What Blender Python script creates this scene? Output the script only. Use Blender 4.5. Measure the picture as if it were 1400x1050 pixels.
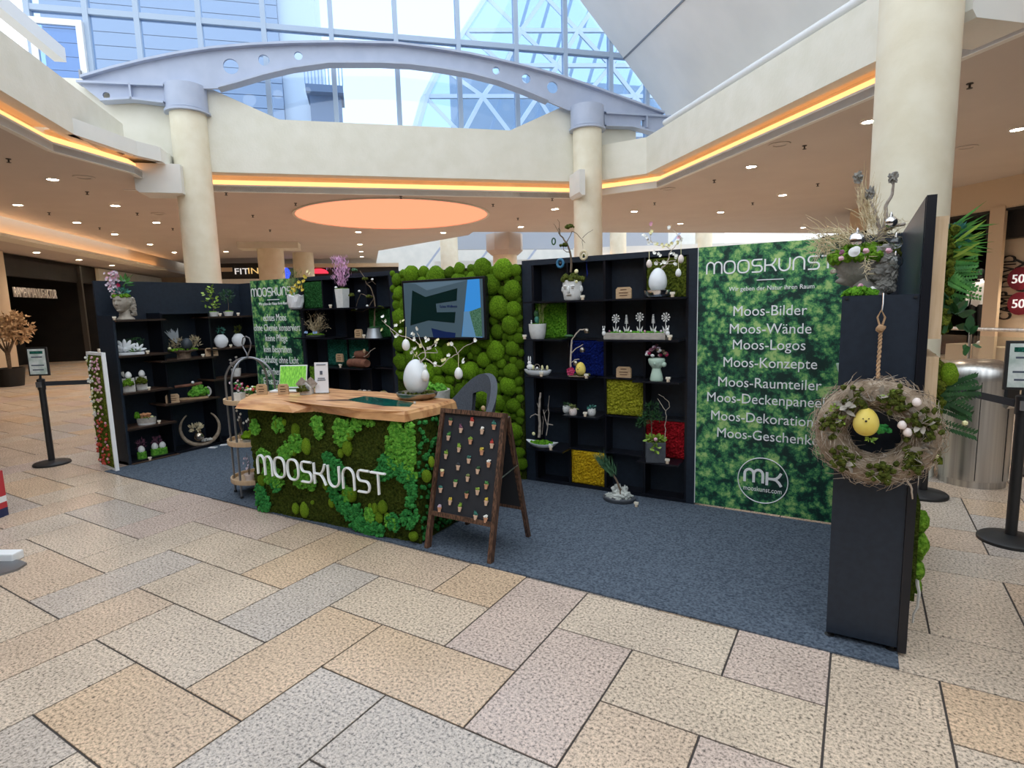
import bpy, bmesh, math, random
from mathutils import Vector, Matrix, noise
scene = bpy.context.scene
for o in list(bpy.data.objects): bpy.data.objects.remove(o, do_unlink=True)
COL = scene.collection
sin, cos, pi = math.sin, math.cos, math.pi
# ---------------------------------------------------------------- camera
F, CAMH = 786.8, 1.6
YAW, PITCH, ROLL = (math.radians(a) for a in (31.15, 7.634, -1.581))
_f = Vector((-sin(YAW)*cos(PITCH), cos(YAW)*cos(PITCH), -sin(PITCH)))
_r0 = Vector((cos(YAW), sin(YAW), 0)); _u0 = _r0.cross(_f)
_r = cos(ROLL)*_r0 + sin(ROLL)*_u0; _u = -sin(ROLL)*_r0 + cos(ROLL)*_u0
EYE = Vector((0, 0, CAMH))
cam = bpy.data.objects.new('camera', bpy.data.cameras.new('camera')); COL.objects.link(cam)
cam.matrix_world = Matrix(((_r.x, _u.x, -_f.x, 0), (_r.y, _u.y, -_f.y, 0), (_r.z, _u.z, -_f.z, CAMH), (0, 0, 0, 1)))
cam.data.sensor_width = 36; cam.data.lens = F/1400*36; cam.data.clip_end = 300; cam.data.clip_start = .05
scene.camera = cam
# ---------------------------------------------------------------- sky and exposure
world = bpy.data.worlds.new('sky'); scene.world = world; world.use_nodes = True
bg = world.node_tree.nodes['Background']
bg.inputs[0].default_value = (.86, .93, 1.0, 1); bg.inputs[1].default_value = 1.15
vs = scene.view_settings
vs.view_transform = 'Standard'; vs.look = 'None'; vs.gamma = 1; vs.use_curve_mapping = False; vs.exposure = 0.9

# ---------------------------------------------------------------- pixel -> place (1400x1050 photograph)
def ray(x, y): return (x-700)/F*_r - (y-525)/F*_u + _f
def PZ(x, y, z=0.0): d = ray(x, y); return EYE + d*((z-CAMH)/d.z)      # on the level z
def PY(x, y, Y): d = ray(x, y); return EYE + d*(Y/d.y)                  # on the wall plane Y
def PX(x, y, X): d = ray(x, y); return EYE + d*(X/d.x)
def MPP(p): return (Vector(p)-EYE).dot(_f)/F                            # metres per pixel there
SQ = math.sqrt(.5)
def UV(u, v, z=0.0): return Vector((SQ*(u-v), SQ*(u+v), z))             # the hall's own axes, 45 degrees to the floor joints
def toUV(p): return SQ*(p[0]+p[1]), SQ*(p[1]-p[0])
def PV(x, y, v): d = ray(x, y); return EYE + d*(v/(SQ*(d.y-d.x)))
def PU(x, y, u): d = ray(x, y); return EYE + d*(u/(SQ*(d.x+d.y)))

# ---------------------------------------------------------------- materials
MATS = {}
def nodes_of(name):
    m = bpy.data.materials.new(name); m.use_nodes = True
    return m, m.node_tree, m.node_tree.nodes['Principled BSDF']
def N(nt, t, **kw):
    n = nt.nodes.new(t)
    for k, v in kw.items():
        if k.startswith('_'): setattr(n, k[1:], v)
        else: n.inputs[k].default_value = v
    return n
def rgba(c): return (c[0], c[1], c[2], 1)
def mat(name, c, rough=.6, c2=None, scale=20, metal=0, bump=0, bscale=None, spec=.5, emit=0, ecol=None, rnd=0, coat=0, trans=0, detail=3, stretch=None, lo=.35, hi=.65):
    if name in MATS: return MATS[name]
    m, nt, b = nodes_of(name); L = nt.links
    b.inputs['Roughness'].default_value = rough; b.inputs['Metallic'].default_value = metal
    b.inputs['Specular IOR Level'].default_value = spec; b.inputs['Coat Weight'].default_value = coat
    b.inputs['Transmission Weight'].default_value = trans
    b.inputs['Base Color'].default_value = rgba(c)
    tc = N(nt, 'ShaderNodeTexCoord'); vec = tc.outputs['Object']
    if stretch:
        mp = N(nt, 'ShaderNodeMapping'); mp.inputs['Scale'].default_value = stretch; L.new(vec, mp.inputs[0]); vec = mp.outputs[0]
    out = None
    if c2:
        nz = N(nt, 'ShaderNodeTexNoise', Scale=scale, Detail=detail); L.new(vec, nz.inputs['Vector'])
        rp = N(nt, 'ShaderNodeValToRGB'); e = rp.color_ramp.elements
        e[0].position, e[0].color, e[1].position, e[1].color = lo, rgba(c), hi, rgba(c2)
        L.new(nz.outputs['Fac'], rp.inputs[0]); out = rp.outputs[0]
    if rnd:
        oi = N(nt, 'ShaderNodeObjectInfo'); hs = N(nt, 'ShaderNodeHueSaturation')
        mr = N(nt, 'ShaderNodeMapRange'); mr.inputs['To Min'].default_value = 1-rnd; mr.inputs['To Max'].default_value = 1+rnd
        L.new(oi.outputs['Random'], mr.inputs['Value']); L.new(mr.outputs[0], hs.inputs['Value'])
        if out: L.new(out, hs.inputs['Color'])
        else: hs.inputs['Color'].default_value = rgba(c)
        out = hs.outputs[0]
    if out: L.new(out, b.inputs['Base Color'])
    if bump:
        nb = N(nt, 'ShaderNodeTexNoise', Scale=bscale or scale, Detail=4); L.new(vec, nb.inputs['Vector'])
        bp = N(nt, 'ShaderNodeBump', Strength=min(1, bump), Distance=.02); L.new(nb.outputs['Fac'], bp.inputs['Height']); L.new(bp.outputs[0], b.inputs['Normal'])
    if emit:
        b.inputs['Emission Color'].default_value = rgba(ecol or c); b.inputs['Emission Strength'].default_value = emit
    MATS[name] = m; return m
def glass(name, tint=(.9, .96, 1), gloss=.12, rough=.02):
    m, nt, b = nodes_of(name); nt.nodes.remove(b); L = nt.links
    t = N(nt, 'ShaderNodeBsdfTransparent', Color=rgba(tint)); g = N(nt, 'ShaderNodeBsdfGlossy', Roughness=rough)
    lw = N(nt, 'ShaderNodeLayerWeight', Blend=.25); mul = N(nt, 'ShaderNodeMath', _operation='MULTIPLY_ADD'); mul.inputs[1].default_value = .6; mul.inputs[2].default_value = gloss*.4
    L.new(lw.outputs['Fresnel'], mul.inputs[0])
    mx = N(nt, 'ShaderNodeMixShader'); L.new(mul.outputs[0], mx.inputs[0]); L.new(t.outputs[0], mx.inputs[1]); L.new(g.outputs[0], mx.inputs[2])
    L.new(mx.outputs[0], nt.nodes['Material Output'].inputs[0]); MATS[name] = m; return m
def granite(name, c):
    m, nt, b = nodes_of(name); L = nt.links
    geo = N(nt, 'ShaderNodeNewGeometry')
    n1 = N(nt, 'ShaderNodeTexNoise', Scale=75, Detail=4, Roughness=.75); L.new(geo.outputs['Position'], n1.inputs['Vector'])
    r1 = N(nt, 'ShaderNodeValToRGB'); e = r1.color_ramp.elements
    e[0].position, e[0].color = .36, rgba([x*.20 for x in c]); e[1].position, e[1].color = .64, rgba([min(.95, x*1.30) for x in c])
    k = e.new(.47); k.color = rgba([x*.86 for x in c])
    L.new(n1.outputs['Fac'], r1.inputs[0])
    n2 = N(nt, 'ShaderNodeTexNoise', Scale=2.2, Detail=2); L.new(geo.outputs['Position'], n2.inputs['Vector'])
    mr = N(nt, 'ShaderNodeMapRange'); mr.inputs['From Min'].default_value = .3; mr.inputs['From Max'].default_value = .7; mr.inputs['To Min'].default_value = .9; mr.inputs['To Max'].default_value = 1.08
    L.new(n2.outputs['Fac'], mr.inputs[0])
    hs = N(nt, 'ShaderNodeHueSaturation'); L.new(r1.outputs[0], hs.inputs['Color']); L.new(mr.outputs[0], hs.inputs['Value'])
    L.new(hs.outputs[0], b.inputs['Base Color'])
    b.inputs['Roughness'].default_value = .27; b.inputs['Specular IOR Level'].default_value = .5
    MATS[name] = m; return m
def foliage_print(name):
    m, nt, b = nodes_of(name); L = nt.links
    tc = N(nt, 'ShaderNodeTexCoord'); mp = N(nt, 'ShaderNodeMapping'); mp.inputs['Scale'].default_value = (1, .01, 1); mp.inputs['Location'].default_value = (.31, .417, .23); L.new(tc.outputs['Object'], mp.inputs[0]); co = mp.outputs[0]
    def mth(op, a, b_, c=None):
        n = N(nt, 'ShaderNodeMath', _operation=op)
        for i, q in enumerate((a, b_, c)):
            if q is None: continue
            if isinstance(q, (int, float)): n.inputs[i].default_value = q
            else: L.new(q, n.inputs[i])
        return n.outputs[0]
    nw = N(nt, 'ShaderNodeTexNoise', Scale=22, Detail=5, Roughness=.75); L.new(co, nw.inputs['Vector'])
    va = N(nt, 'ShaderNodeVectorMath', _operation='MULTIPLY_ADD'); va.inputs[1].default_value = (.055, 0, .055); L.new(nw.outputs['Color'], va.inputs[0]); L.new(co, va.inputs[2])
    v1 = N(nt, 'ShaderNodeTexVoronoi', Scale=8.5); L.new(va.outputs[0], v1.inputs['Vector'])
    v2 = N(nt, 'ShaderNodeTexVoronoi', Scale=24); L.new(va.outputs[0], v2.inputs['Vector'])
    n2 = N(nt, 'ShaderNodeTexNoise', Scale=42, Detail=7, Roughness=.78); L.new(co, n2.inputs['Vector'])
    n3 = N(nt, 'ShaderNodeTexNoise', Scale=4.5, Detail=2); L.new(co, n3.inputs['Vector'])
    h = mth('MULTIPLY_ADD', v1.outputs['Distance'], -.58, .62); h = mth('MULTIPLY_ADD', v2.outputs['Distance'], -.42, h)
    h = mth('MULTIPLY_ADD', n2.outputs['Fac'], 1.35, h); h = mth('MULTIPLY_ADD', n3.outputs['Fac'], .40, h)
    rp = N(nt, 'ShaderNodeValToRGB'); e = rp.color_ramp.elements
    e[0].position, e[0].color = .56, (.004, .03, .025, 1); e[1].position, e[1].color = 1.0, (.42, .62, .22, 1)
    for p, c in ((.66, (.012, .10, .055, 1)), (.76, (.045, .22, .085, 1)), (.86, (.15, .40, .12, 1))):
        k = e.new(p); k.color = c
    hh = mth('MULTIPLY_ADD', h, .95, -.20); L.new(hh, rp.inputs[0]); L.new(rp.outputs[0], b.inputs['Base Color'])
    b.inputs['Roughness'].default_value = .45; MATS[name] = m; return m
M = MATS

# ---------------------------------------------------------------- mesh building
rng = random.Random(7)
def R(a, b): return rng.uniform(a, b)
class MB:
    def __init__(s): s.v = []; s.f = []; s.mi = []; s.m = 0
    def add(s, vs_, fs):
        k = len(s.v); s.v += [tuple(p) for p in vs_]; s.f += [tuple(i+k for i in f) for f in fs]; s.mi += [s.m]*len(fs); return s
    def box(s, c, d, rz=0, taper=1.0, rx=0, ry=0, bev=0):
        x, y, z = (q/2 for q in d)
        if bev:
            bm = bmesh.new(); bmesh.ops.create_cube(bm, size=1); bmesh.ops.scale(bm, vec=d, verts=bm.verts)
            bmesh.ops.bevel(bm, geom=bm.edges[:], offset=bev, segments=2, affect='EDGES', profile=.6)
            bm.verts.ensure_lookup_table(); P = [p.co.copy() for p in bm.verts]; fs = [[q.index for q in f.verts] for f in bm.faces]; bm.free()
        else:
            P = [Vector((sx*x*(taper if sz < 0 else 1), sy*y*(taper if sz < 0 else 1), sz*z)) for sz in (-1, 1) for sx, sy in ((-1, -1), (1, -1), (1, 1), (-1, 1))]
            fs = [(3, 2, 1, 0), (4, 5, 6, 7), (0, 1, 5, 4), (1, 2, 6, 5), (2, 3, 7, 6), (3, 0, 4, 7)]
        mt = Matrix.Rotation(rz, 3, 'Z') @ Matrix.Rotation(ry, 3, 'Y') @ Matrix.Rotation(rx, 3, 'X')
        return s.add([mt @ p + Vector(c) for p in P], fs)
    def span(s, a, b): # box from corner a to corner b
        return s.box([(p+q)/2 for p, q in zip(a, b)], [abs(q-p) for p, q in zip(a, b)])
    def bar(s, p, q, w, h, up=(0, 0, 1)):
        p, q = Vector(p), Vector(q); d = (q-p).normalized(); sd = d.cross(Vector(up))
        if sd.length < 1e-4: sd = d.cross(Vector((1, 0, 0)))
        sd.normalize(); n = sd.cross(d); sd *= w/2; n *= h/2
        P = [e+a*sd+b*n for e in (p, q) for a, b in ((-1, -1), (1, -1), (1, 1), (-1, 1))]
        return s.add(P, [(3, 2, 1, 0), (4, 5, 6, 7), (0, 1, 5, 4), (1, 2, 6, 5), (2, 3, 7, 6), (3, 0, 4, 7)])
    def tube(s, pts, r, n=6, closed=False, cap=True):
        pts = [Vector(p) for p in pts]; k = len(pts)
        if not isinstance(r, (list, tuple)): r = [r]*k
        P = []; up = None
        for i, p in enumerate(pts):
            a = pts[(i-1) % k] if (closed or i) else p; b = pts[(i+1) % k] if (closed or i < k-1) else p
            d = (b-a).normalized() if (b-a).length > 1e-9 else Vector((0, 0, 1))
            if up is None: up = Vector((0, 0, 1)) if abs(d.z) < .9 else Vector((1, 0, 0))
            x = d.cross(up)
            if x.length < 1e-5: x = d.cross(Vector((0, 1, 0)))
            x.normalize(); y = x.cross(d).normalized(); up = y
            P += [p + r[i]*(cos(2*pi*j/n)*x + sin(2*pi*j/n)*y) for j in range(n)]
        fs = []
        for i in range(k if closed else k-1):
            a, b = i*n, ((i+1) % k)*n
            fs += [(a+j, a+(j+1) % n, b+(j+1) % n, b+j) for j in range(n)]
        if not closed and cap: fs += [tuple(range(n-1, -1, -1)), tuple((k-1)*n+j for j in range(n))]
        return s.add(P, fs)
    def lathe(s, prof, n=20, c=(0, 0, 0), sx=1, sy=1, warp=None, axis=None, cap=True):
        P = []; c = Vector(c)
        for r, z in prof:
            for j in range(n):
                a = 2*pi*j/n; p = Vector((r*cos(a)*sx, r*sin(a)*sy, z))
                if warp: p = warp(p, a)
                if axis: p = axis @ p
                P.append(c+p)
        fs = [(i*n+j, i*n+(j+1) % n, (i+1)*n+(j+1) % n, (i+1)*n+j) for i in range(len(prof)-1) for j in range(n)]
        if cap and prof[0][0] > 1e-6: fs.append(tuple(range(n-1, -1, -1)))
        if cap and prof[-1][0] > 1e-6: fs.append(tuple((len(prof)-1)*n+j for j in range(n)))
        return s.add(P, fs)
    def blob(s, c, d, sub=2, amp=0, fr=3, rz=0, seed=0, flat=None, rot=None):
        bm = bmesh.new(); bmesh.ops.create_icosphere(bm, subdivisions=sub, radius=1)
        bm.verts.ensure_lookup_table(); P = []
        mt = rot if rot else Matrix.Rotation(rz, 3, 'Z'); o = Vector((seed*3.7, seed*1.3, 0))
        for q in bm.verts:
            p = q.co.copy(); k = 1 + amp*noise.noise(p*fr+o)
            if flat is not None and p.z < flat: p.z = flat
            P.append(mt @ Vector((p.x*d[0]*k, p.y*d[1]*k, p.z*d[2]*k)) + Vector(c))
        fs = [[q.index for q in f.verts] for f in bm.faces]; bm.free()
        return s.add(P, fs)
    def prism(s, poly, o, ax, ay, t, hole=None):       # polygon in the plane (ax, ay) at o, t thick along ax x ay
        o, ax, ay = Vector(o), Vector(ax), Vector(ay); n = ax.cross(ay).normalized()*t; k = len(poly)
        P = [o+x*ax+y*ay for x, y in poly]; P += [p+n for p in P]
        return s.add(P, [tuple(range(k-1, -1, -1)), tuple(range(k, 2*k))]+[(i, (i+1) % k, (i+1) % k+k, i+k) for i in range(k)])
    def leaf(s, p, d, ln, w, n=(0, 0, 1), bend=0., seg=2):
        p, d, n = Vector(p), Vector(d).normalized(), Vector(n); sd = d.cross(n)
        if sd.length < 1e-4: sd = d.cross(Vector((1, .2, 0)))
        sd.normalize(); up = sd.cross(d)
        if seg == 1:
            P = [p, p+d*ln*.45+sd*w/2, p+d*ln+up*bend*ln, p+d*ln*.45-sd*w/2]; return s.add(P, [(0, 1, 2, 3)])
        P = [p, p+d*ln*.35+sd*w/2+up*bend*ln*.15, p+d*ln*.7+sd*w*.4+up*bend*ln*.5, p+d*ln+up*bend*ln, p+d*ln*.7-sd*w*.4+up*bend*ln*.5, p+d*ln*.35-sd*w/2+up*bend*ln*.15]
        return s.add(P, [(0, 1, 5), (1, 2, 4, 5), (2, 3, 4)])
    def build(s, name, material, parent=None, smooth=False, kind=None, label=None, loc=None, rot=None):
        me = bpy.data.meshes.new(name); me.from_pydata(s.v, [], s.f); me.validate()
        ms = material if isinstance(material, (list, tuple)) else [material]
        for m in ms: me.materials.append(M[m] if isinstance(m, str) else m)
        if len(ms) > 1:
            for p, i in zip(me.polygons, s.mi): p.material_index = i
        if smooth:
            for p in me.polygons: p.use_smooth = True
            me.set_sharp_from_angle(angle=.75)
        me.update()
        return link(name, me, parent, kind, label, loc, rot)
def link(name, me, parent=None, kind=None, label=None, loc=None, rot=None):
    o = bpy.data.objects.new(name, me); COL.objects.link(o)
    if parent: o.parent = parent
    if kind: o['kind'] = kind
    if label: o['label'] = label
    if loc is not None: o.location = loc
    if rot is not None: o.rotation_euler = rot
    return o
def tag(o, label, cat, group=None):
    o['label'] = label; o['category'] = cat
    if group: o['group'] = group
    return o
def thing(name, label, cat, loc=(0, 0, 0), rz=0, group=None):
    o = bpy.data.objects.new(name, None); COL.objects.link(o); o.empty_display_size = .1
    o.location = loc; o.rotation_euler = (0, 0, rz); return tag(o, label, cat, group)
def struct(o): o['kind'] = 'structure'; return o
def sroot(name): o = bpy.data.objects.new(name, None); COL.objects.link(o); return struct(o)
def arc(cx, cy, r, a0, a1, n, ry=None): return [(cx+r*cos(a0+(a1-a0)*i/n), cy+(ry or r)*sin(a0+(a1-a0)*i/n)) for i in range(n+1)]
def text_mesh(body, size, extrude=.002, align='CENTER', shear=0, offset=0):
    cu = bpy.data.curves.new('lettering', 'FONT'); cu.body = body; cu.size = size; cu.extrude = extrude; cu.align_x = align; cu.resolution_u = 3; cu.offset = offset; cu.shear = shear
    o = bpy.data.objects.new('lettering', cu); COL.objects.link(o)
    dg = bpy.context.evaluated_depsgraph_get(); me = bpy.data.meshes.new_from_object(o.evaluated_get(dg))
    bpy.data.objects.remove(o, do_unlink=True); bpy.data.curves.remove(cu); return me
def lettering(body, size, material, parent, loc, rot=(pi/2, 0, 0), width=None, **kw):
    me = text_mesh(body, size, **kw); me.materials.clear(); me.materials.append(M[material])
    o = link('lettering', me, parent, None, None, loc, rot)
    if width:
        xs = [v.co.x for v in me.vertices]; o.scale.x = width/(max(xs)-min(xs))
    return o
# ---------------------------------------------------------------- material list
for i, c in enumerate([(.65, .52, .395), (.66, .48, .325), (.61, .48, .405), (.63, .53, .43), (.56, .48, .41), (.65, .53, .415), (.63, .48, .355)]): granite('granite%d' % i, c)
foliage_print('foliage_print')
glass('window_glass', (.72, .83, .97), .1); glass('clear_glass', (.93, .97, .97), .2); glass('dome_glass', (.76, .86, .92), .3)
mat('joint', (.06, .05, .045), .9)
mat('plaster', (.72, .70, .60), .75, (.77, .75, .66), 3, bump=.15, bscale=25)
mat('plaster_cream', (.76, .70, .54), .6, (.82, .77, .62), 4, bump=.2, bscale=9)
mat('plaster_white', (.80, .80, .76), .75, (.72, .73, .70), 1.5)
mat('ceiling_paint', (.55, .50, .46), .8, (.58, .53, .485), 1.2)
mat('roof_board', (.88, .88, .87), .7, (.80, .81, .81), 1.2, stretch=(1, 1, .4))
mat('steel_paint', (.40, .46, .60), .45, (.44, .50, .64), 4)
mat('frame_paint', (.38, .48, .62), .4)
mat('white_metal', (.80, .82, .84), .4)
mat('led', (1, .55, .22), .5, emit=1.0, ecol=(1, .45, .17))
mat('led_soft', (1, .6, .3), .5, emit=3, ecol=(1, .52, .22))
mat('disc_light', (.9, .5, .35), .6, emit=.21, ecol=(1, .56, .38))
mat('lamp_white', (1, .95, .88), .4, emit=14, ecol=(1, .90, .74))
mat('dark_metal', (.05, .045, .04), .5)
mat('shop_dark', (.006, .006, .006), .6, (.012, .010, .009), 3)
mat('shop_brown', (.10, .045, .022), .6)
mat('shop_cream', (.62, .50, .36), .6)
mat('shop_warm', (.80, .68, .52), .7)
mat('sign_white', (.85, .85, .85), .5, emit=.35)
mat('sign_dim', (.5, .46, .42), .5, emit=.02)
mat('sign_gold', (.85, .58, .22), .5, emit=.4)
mat('sign_blue', (.02, .06, .85), .5, emit=1.2); mat('sign_red', (.85, .03, .06), .5, emit=.9)
mat('sign_darkred', (.22, .01, .03), .5)
mat('carpet', (.045, .060, .085), .95, (.16, .195, .245), 75, bump=.5, bscale=200, spec=.1, detail=8, lo=.3, hi=.7)
mat('board_navy', (.014, .021, .034), .42, (.018, .027, .043), 30, spec=.4)
mat('board_black', (.006, .007, .012), .32, spec=.45)
mat('board_edge', (.03, .018, .013), .4)
mat('shelf_wood', (.065, .032, .02), .45, (.10, .055, .035), 12, stretch=(1, 6, 6))
mat('lightwood', (.60, .42, .25), .55, (.68, .50, .32), 9, stretch=(8, 8, .8))
mat('slabwood', (.38, .14, .05), .45, (.74, .41, .185), 3.2, stretch=(1.0, 5.5, 3), detail=6, coat=.15, lo=.34, hi=.60)
mat('slabedge', (.44, .21, .09), .5, (.70, .42, .20), 6, stretch=(1, 3, 6))
mat('darkwood', (.035, .017, .010), .55, (.17, .085, .05), 26, stretch=(5, 5, .5), lo=.4, hi=.62)
mat('chalk', (.016, .018, .024), .7)
mat('resin', (.004, .055, .045), .15, (.012, .16, .125), 26, coat=.6)
mat('signwood', (.46, .30, .17), .6, (.60, .42, .25), 20, stretch=(1, 1, 7))
mat('engrave', (.10, .045, .02), .8)
mat('print_white', (.93, .95, .96), .5)
mat('white_gloss', (.82, .86, .90), .22); mat('white_ceramic', (.78, .79, .78), .5, (.70, .71, .70), 30)
mat('cream_price', (.78, .72, .60), .5); mat('price_foot', (.55, .44, .32), .6)
mat('concrete', (.34, .31, .28), .8, (.46, .42, .37), 16, bump=.3, bscale=40)
mat('headstone', (.30, .265, .22), .7, (.42, .38, .32), 11, bump=.3, bscale=50)
mat('headstone2', (.17, .165, .15), .7, (.32, .31, .28), 10, bump=.3, bscale=60)
mat('anthracite', (.055, .062, .075), .7, (.075, .082, .095), 30)
mat('moss_ball', (.085, .19, .008), .95, (.22, .42, .02), 8, bump=1, bscale=24, spec=.1, rnd=.28, detail=4)
mat('moss_bright', (.12, .26, .012), .95, (.32, .50, .035), 200, bump=1, bscale=330, spec=.1, rnd=.2, detail=4)
mat('moss_dark', (.018, .032, .005), .95, (.085, .11, .018), 55, bump=1, bscale=110, spec=.05, detail=6, lo=.3, hi=.72)
mat('moss_frill', (.06, .24, .025), .9, (.19, .48, .06), 40, bump=.6, bscale=90, spec=.1)
mat('moss_frill2', (.02, .15, .035), .9, (.06, .31, .07), 40, bump=.6, bscale=90, spec=.1)
mat('moss_olive', (.05, .07, .012), .95, (.13, .15, .03), 70, bump=.8, bscale=120, spec=.1)
for nm, a, b_ in (('red', (.16, .003, .006), (.42, .012, .02)), ('yellow', (.42, .24, .004), (.72, .48, .02)), ('lime', (.17, .18, .006), (.42, .41, .035)), ('blue', (.002, .006, .06), (.006, .02, .19)), ('green', (.04, .15, .008), (.16, .40, .03)), ('olive', (.035, .055, .006), (.14, .17, .02)), ('forest', (.01, .06, .016), (.035, .15, .04)), ('teal', (.008, .07, .05), (.03, .19, .14)), ('grass', (.06, .16, .01), (.20, .38, .035))):
    mat('felt_'+nm, a, .9, b_, 60, bump=.8, bscale=100, spec=.1)
mat('branch', (.10, .065, .042), .8, (.20, .15, .10), 30); mat('branch_grey', (.26, .21, .175), .8, (.42, .37, .32), 40)
mat('branch_pale', (.50, .42, .34), .7, (.62, .55, .47), 30)
mat('straw', (.36, .28, .16), .85, (.55, .46, .30), 40); mat('straw_grey', (.24, .17, .11), .9, (.44, .35, .26), 25)
mat('dry_gold', (.58, .47, .28), .85, (.74, .65, .45), 40)
mat('leaf_dark', (.012, .06, .018), .5, (.03, .12, .03), 30); mat('leaf_green', (.03, .17, .03), .5, (.09, .30, .05), 25)
mat('leaf_lime', (.16, .32, .03), .5, (.34, .48, .07), 25); mat('leaf_blue', (.02, .13, .11), .5, (.06, .26, .20), 25)
mat('leaf_yellow', (.55, .40, .03), .6, (.78, .64, .10), 30); mat('pine', (.03, .10, .045), .6, (.08, .19, .09), 20)
mat('fern_soft', (.14, .18, .05), .7, (.28, .32, .11), 20)
mat('petal_white', (.86, .86, .80), .6); mat('petal_cream', (.80, .76, .42), .6); mat('petal_pink', (.62, .28, .38), .6, (.80, .50, .58), 30)
mat('petal_lilac', (.55, .42, .56), .6, (.80, .72, .78), 40); mat('petal_magenta', (.40, .012, .08), .6); mat('heather', (.60, .26, .50), .7, (.80, .50, .72), 40)
mat('petal_plum', (.16, .05, .10), .6, (.30, .12, .18), 30); mat('petal_red', (.45, .03, .025), .6, (.62, .10, .05), 30)
mat('egg_white', (.85, .86, .85), .45); mat('egg_pink', (.80, .66, .60), .5, (.88, .80, .76), 20); mat('egg_yellow', (.78, .60, .10), .6, (.84, .68, .18), 12)
mat('egg_black', (.03, .04, .05), .5); mat('bead_dark', (.02, .015, .01), .4)
mat('silver', (.72, .72, .72), .16, metal=1); mat('gold_silver', (.60, .52, .42), .22, metal=1, bump=.4, bscale=30)
mat('steel', (.42, .41, .40), .33, metal=1, stretch=(14, 14, .2), c2=(.66, .65, .62), scale=2)
mat('pewter', (.36, .33, .28), .35, metal=1); mat('metal_grey', (.26, .27, .29), .38, metal=.8)
mat('rubber', (.012, .012, .013), .5); mat('belt', (.02, .024, .032), .7)
mat('felt_grey', (.07, .08, .10), .9, (.10, .112, .135), 120, bump=.3, bscale=250)
mat('screen_dark', (.01, .01, .012), .15); mat('tv_frame', (.012, .012, .014), .25)
mat('rope', (.34, .20, .10), .9, (.48, .31, .18), 80); mat('cork', (.42, .27, .14), .8, (.52, .36, .21), 40)
mat('terracotta', (.52, .25, .14), .8, (.62, .33, .20), 40); mat('terracotta_pale', (.66, .45, .32), .8)
mat('bark', (.13, .09, .06), .9, (.24, .17, .12), 18, stretch=(3, 3, .8), bump=.6, bscale=30); mat('bark_white', (.45, .43, .40), .9, (.60, .58, .54), 16, bump=.4, bscale=30)
mat('ring_wood', (.26, .19, .13), .7, (.38, .30, .22), 30); mat('red_wood', (.14, .05, .03), .7, (.24, .10, .06), 20)
mat('mint', (.50, .66, .55), .55); mat('stone_white', (.60, .62, .58), .8, (.36, .38, .36), 18, bump=.5, bscale=30)
mat('facade', (.42, .47, .55), .7); mat('facade_joint', (.22, .26, .33), .8); mat('facade_light', (.85, .86, .86), .7)
mat('paper', (.84, .85, .88), .6); mat('ink', (.08, .10, .14), .7)
mat('tin', (.30, .33, .36), .4, (.45, .48, .52), 8, metal=.6)
# ================================================================ THE HALL
CZ = 3.98
# ---- floor: granite slabs 0.4 x 0.8 laid in herringbone
T, TX, TY = .398, -.043, 2.807
floor = struct(MB().add([UV(-26, -14, -.005), UV(30, -14, -.005), UV(30, 42, -.005), UV(-26, 42, -.005)], [(0, 1, 2, 3)]).build('floor', 'joint'))
tiles = []
for i in range(-66, 44):
    for j in range(-68, 10):
        d = (i-j) % 4
        if d > 1: continue
        w, h = (2, 1) if d == 1 else (1, 2)
        c = Vector((TX+T*(i+w/2), TY-T*(j+h/2), 0)); u, v = toUV(c)
        if u < -24 or u > 28 or v < -6 or v > 40: continue
        rel = c-EYE; dep = rel.dot(_f)
        x = 700+F*rel.dot(_r)/dep if dep > .3 else -1e4; y = 525-F*rel.dot(_u)/dep if dep > .3 else -1e4
        hid = -6.6 < c.x < .1 and 2.9 < c.y < 4.6
        tiles.append((dep if (-150 < x < 1550 and 300 < y < 1250 and not hid) else 1e4+dep, c, d))
tiles.sort(key=lambda t: t[0])
G = 2*.0022
def tile_mb(mb, c, d):
    w, h = (2*T, T) if d == 1 else (T, 2*T); x, y = w/2-G, h/2-G; b = .002
    P = [(c[0]+sx*(x-e), c[1]+sy*(y-e), c[2]-q) for e, q in ((0, .006), (0, .001), (b, 0)) for sx, sy in ((-1, -1), (1, -1), (1, 1), (-1, 1))]
    return mb.add(P, [(k*4+a, k*4+(a+1) % 4, k*4+4+(a+1) % 4, k*4+4+a) for k in range(2) for a in range(4)]+[(8, 9, 10, 11)])
tmesh = {}
for d in (0, 1):
    for k in range(7):
        o = tile_mb(MB(), (0, 0, 0), d).build('tile', 'granite%d' % k); tmesh[d, k] = o.data; bpy.data.objects.remove(o)
tr = random.Random(3)
pick = [0, 0, 5, 5, 3, 6, 6, 1, 2, 4]
field = [MB() for _ in range(1)][0]
for n_, (dep, c, d) in enumerate(tiles):
    k = tr.choice(pick)
    if n_ < 300: link('tile', tmesh[d, k], floor, None, None, c)
    else: field.m = k; tile_mb(field, c, d)
field.build('tile_field', ['granite%d' % k for k in range(7)], floor, kind='stuff', label='herringbone granite slabs further off')
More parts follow.
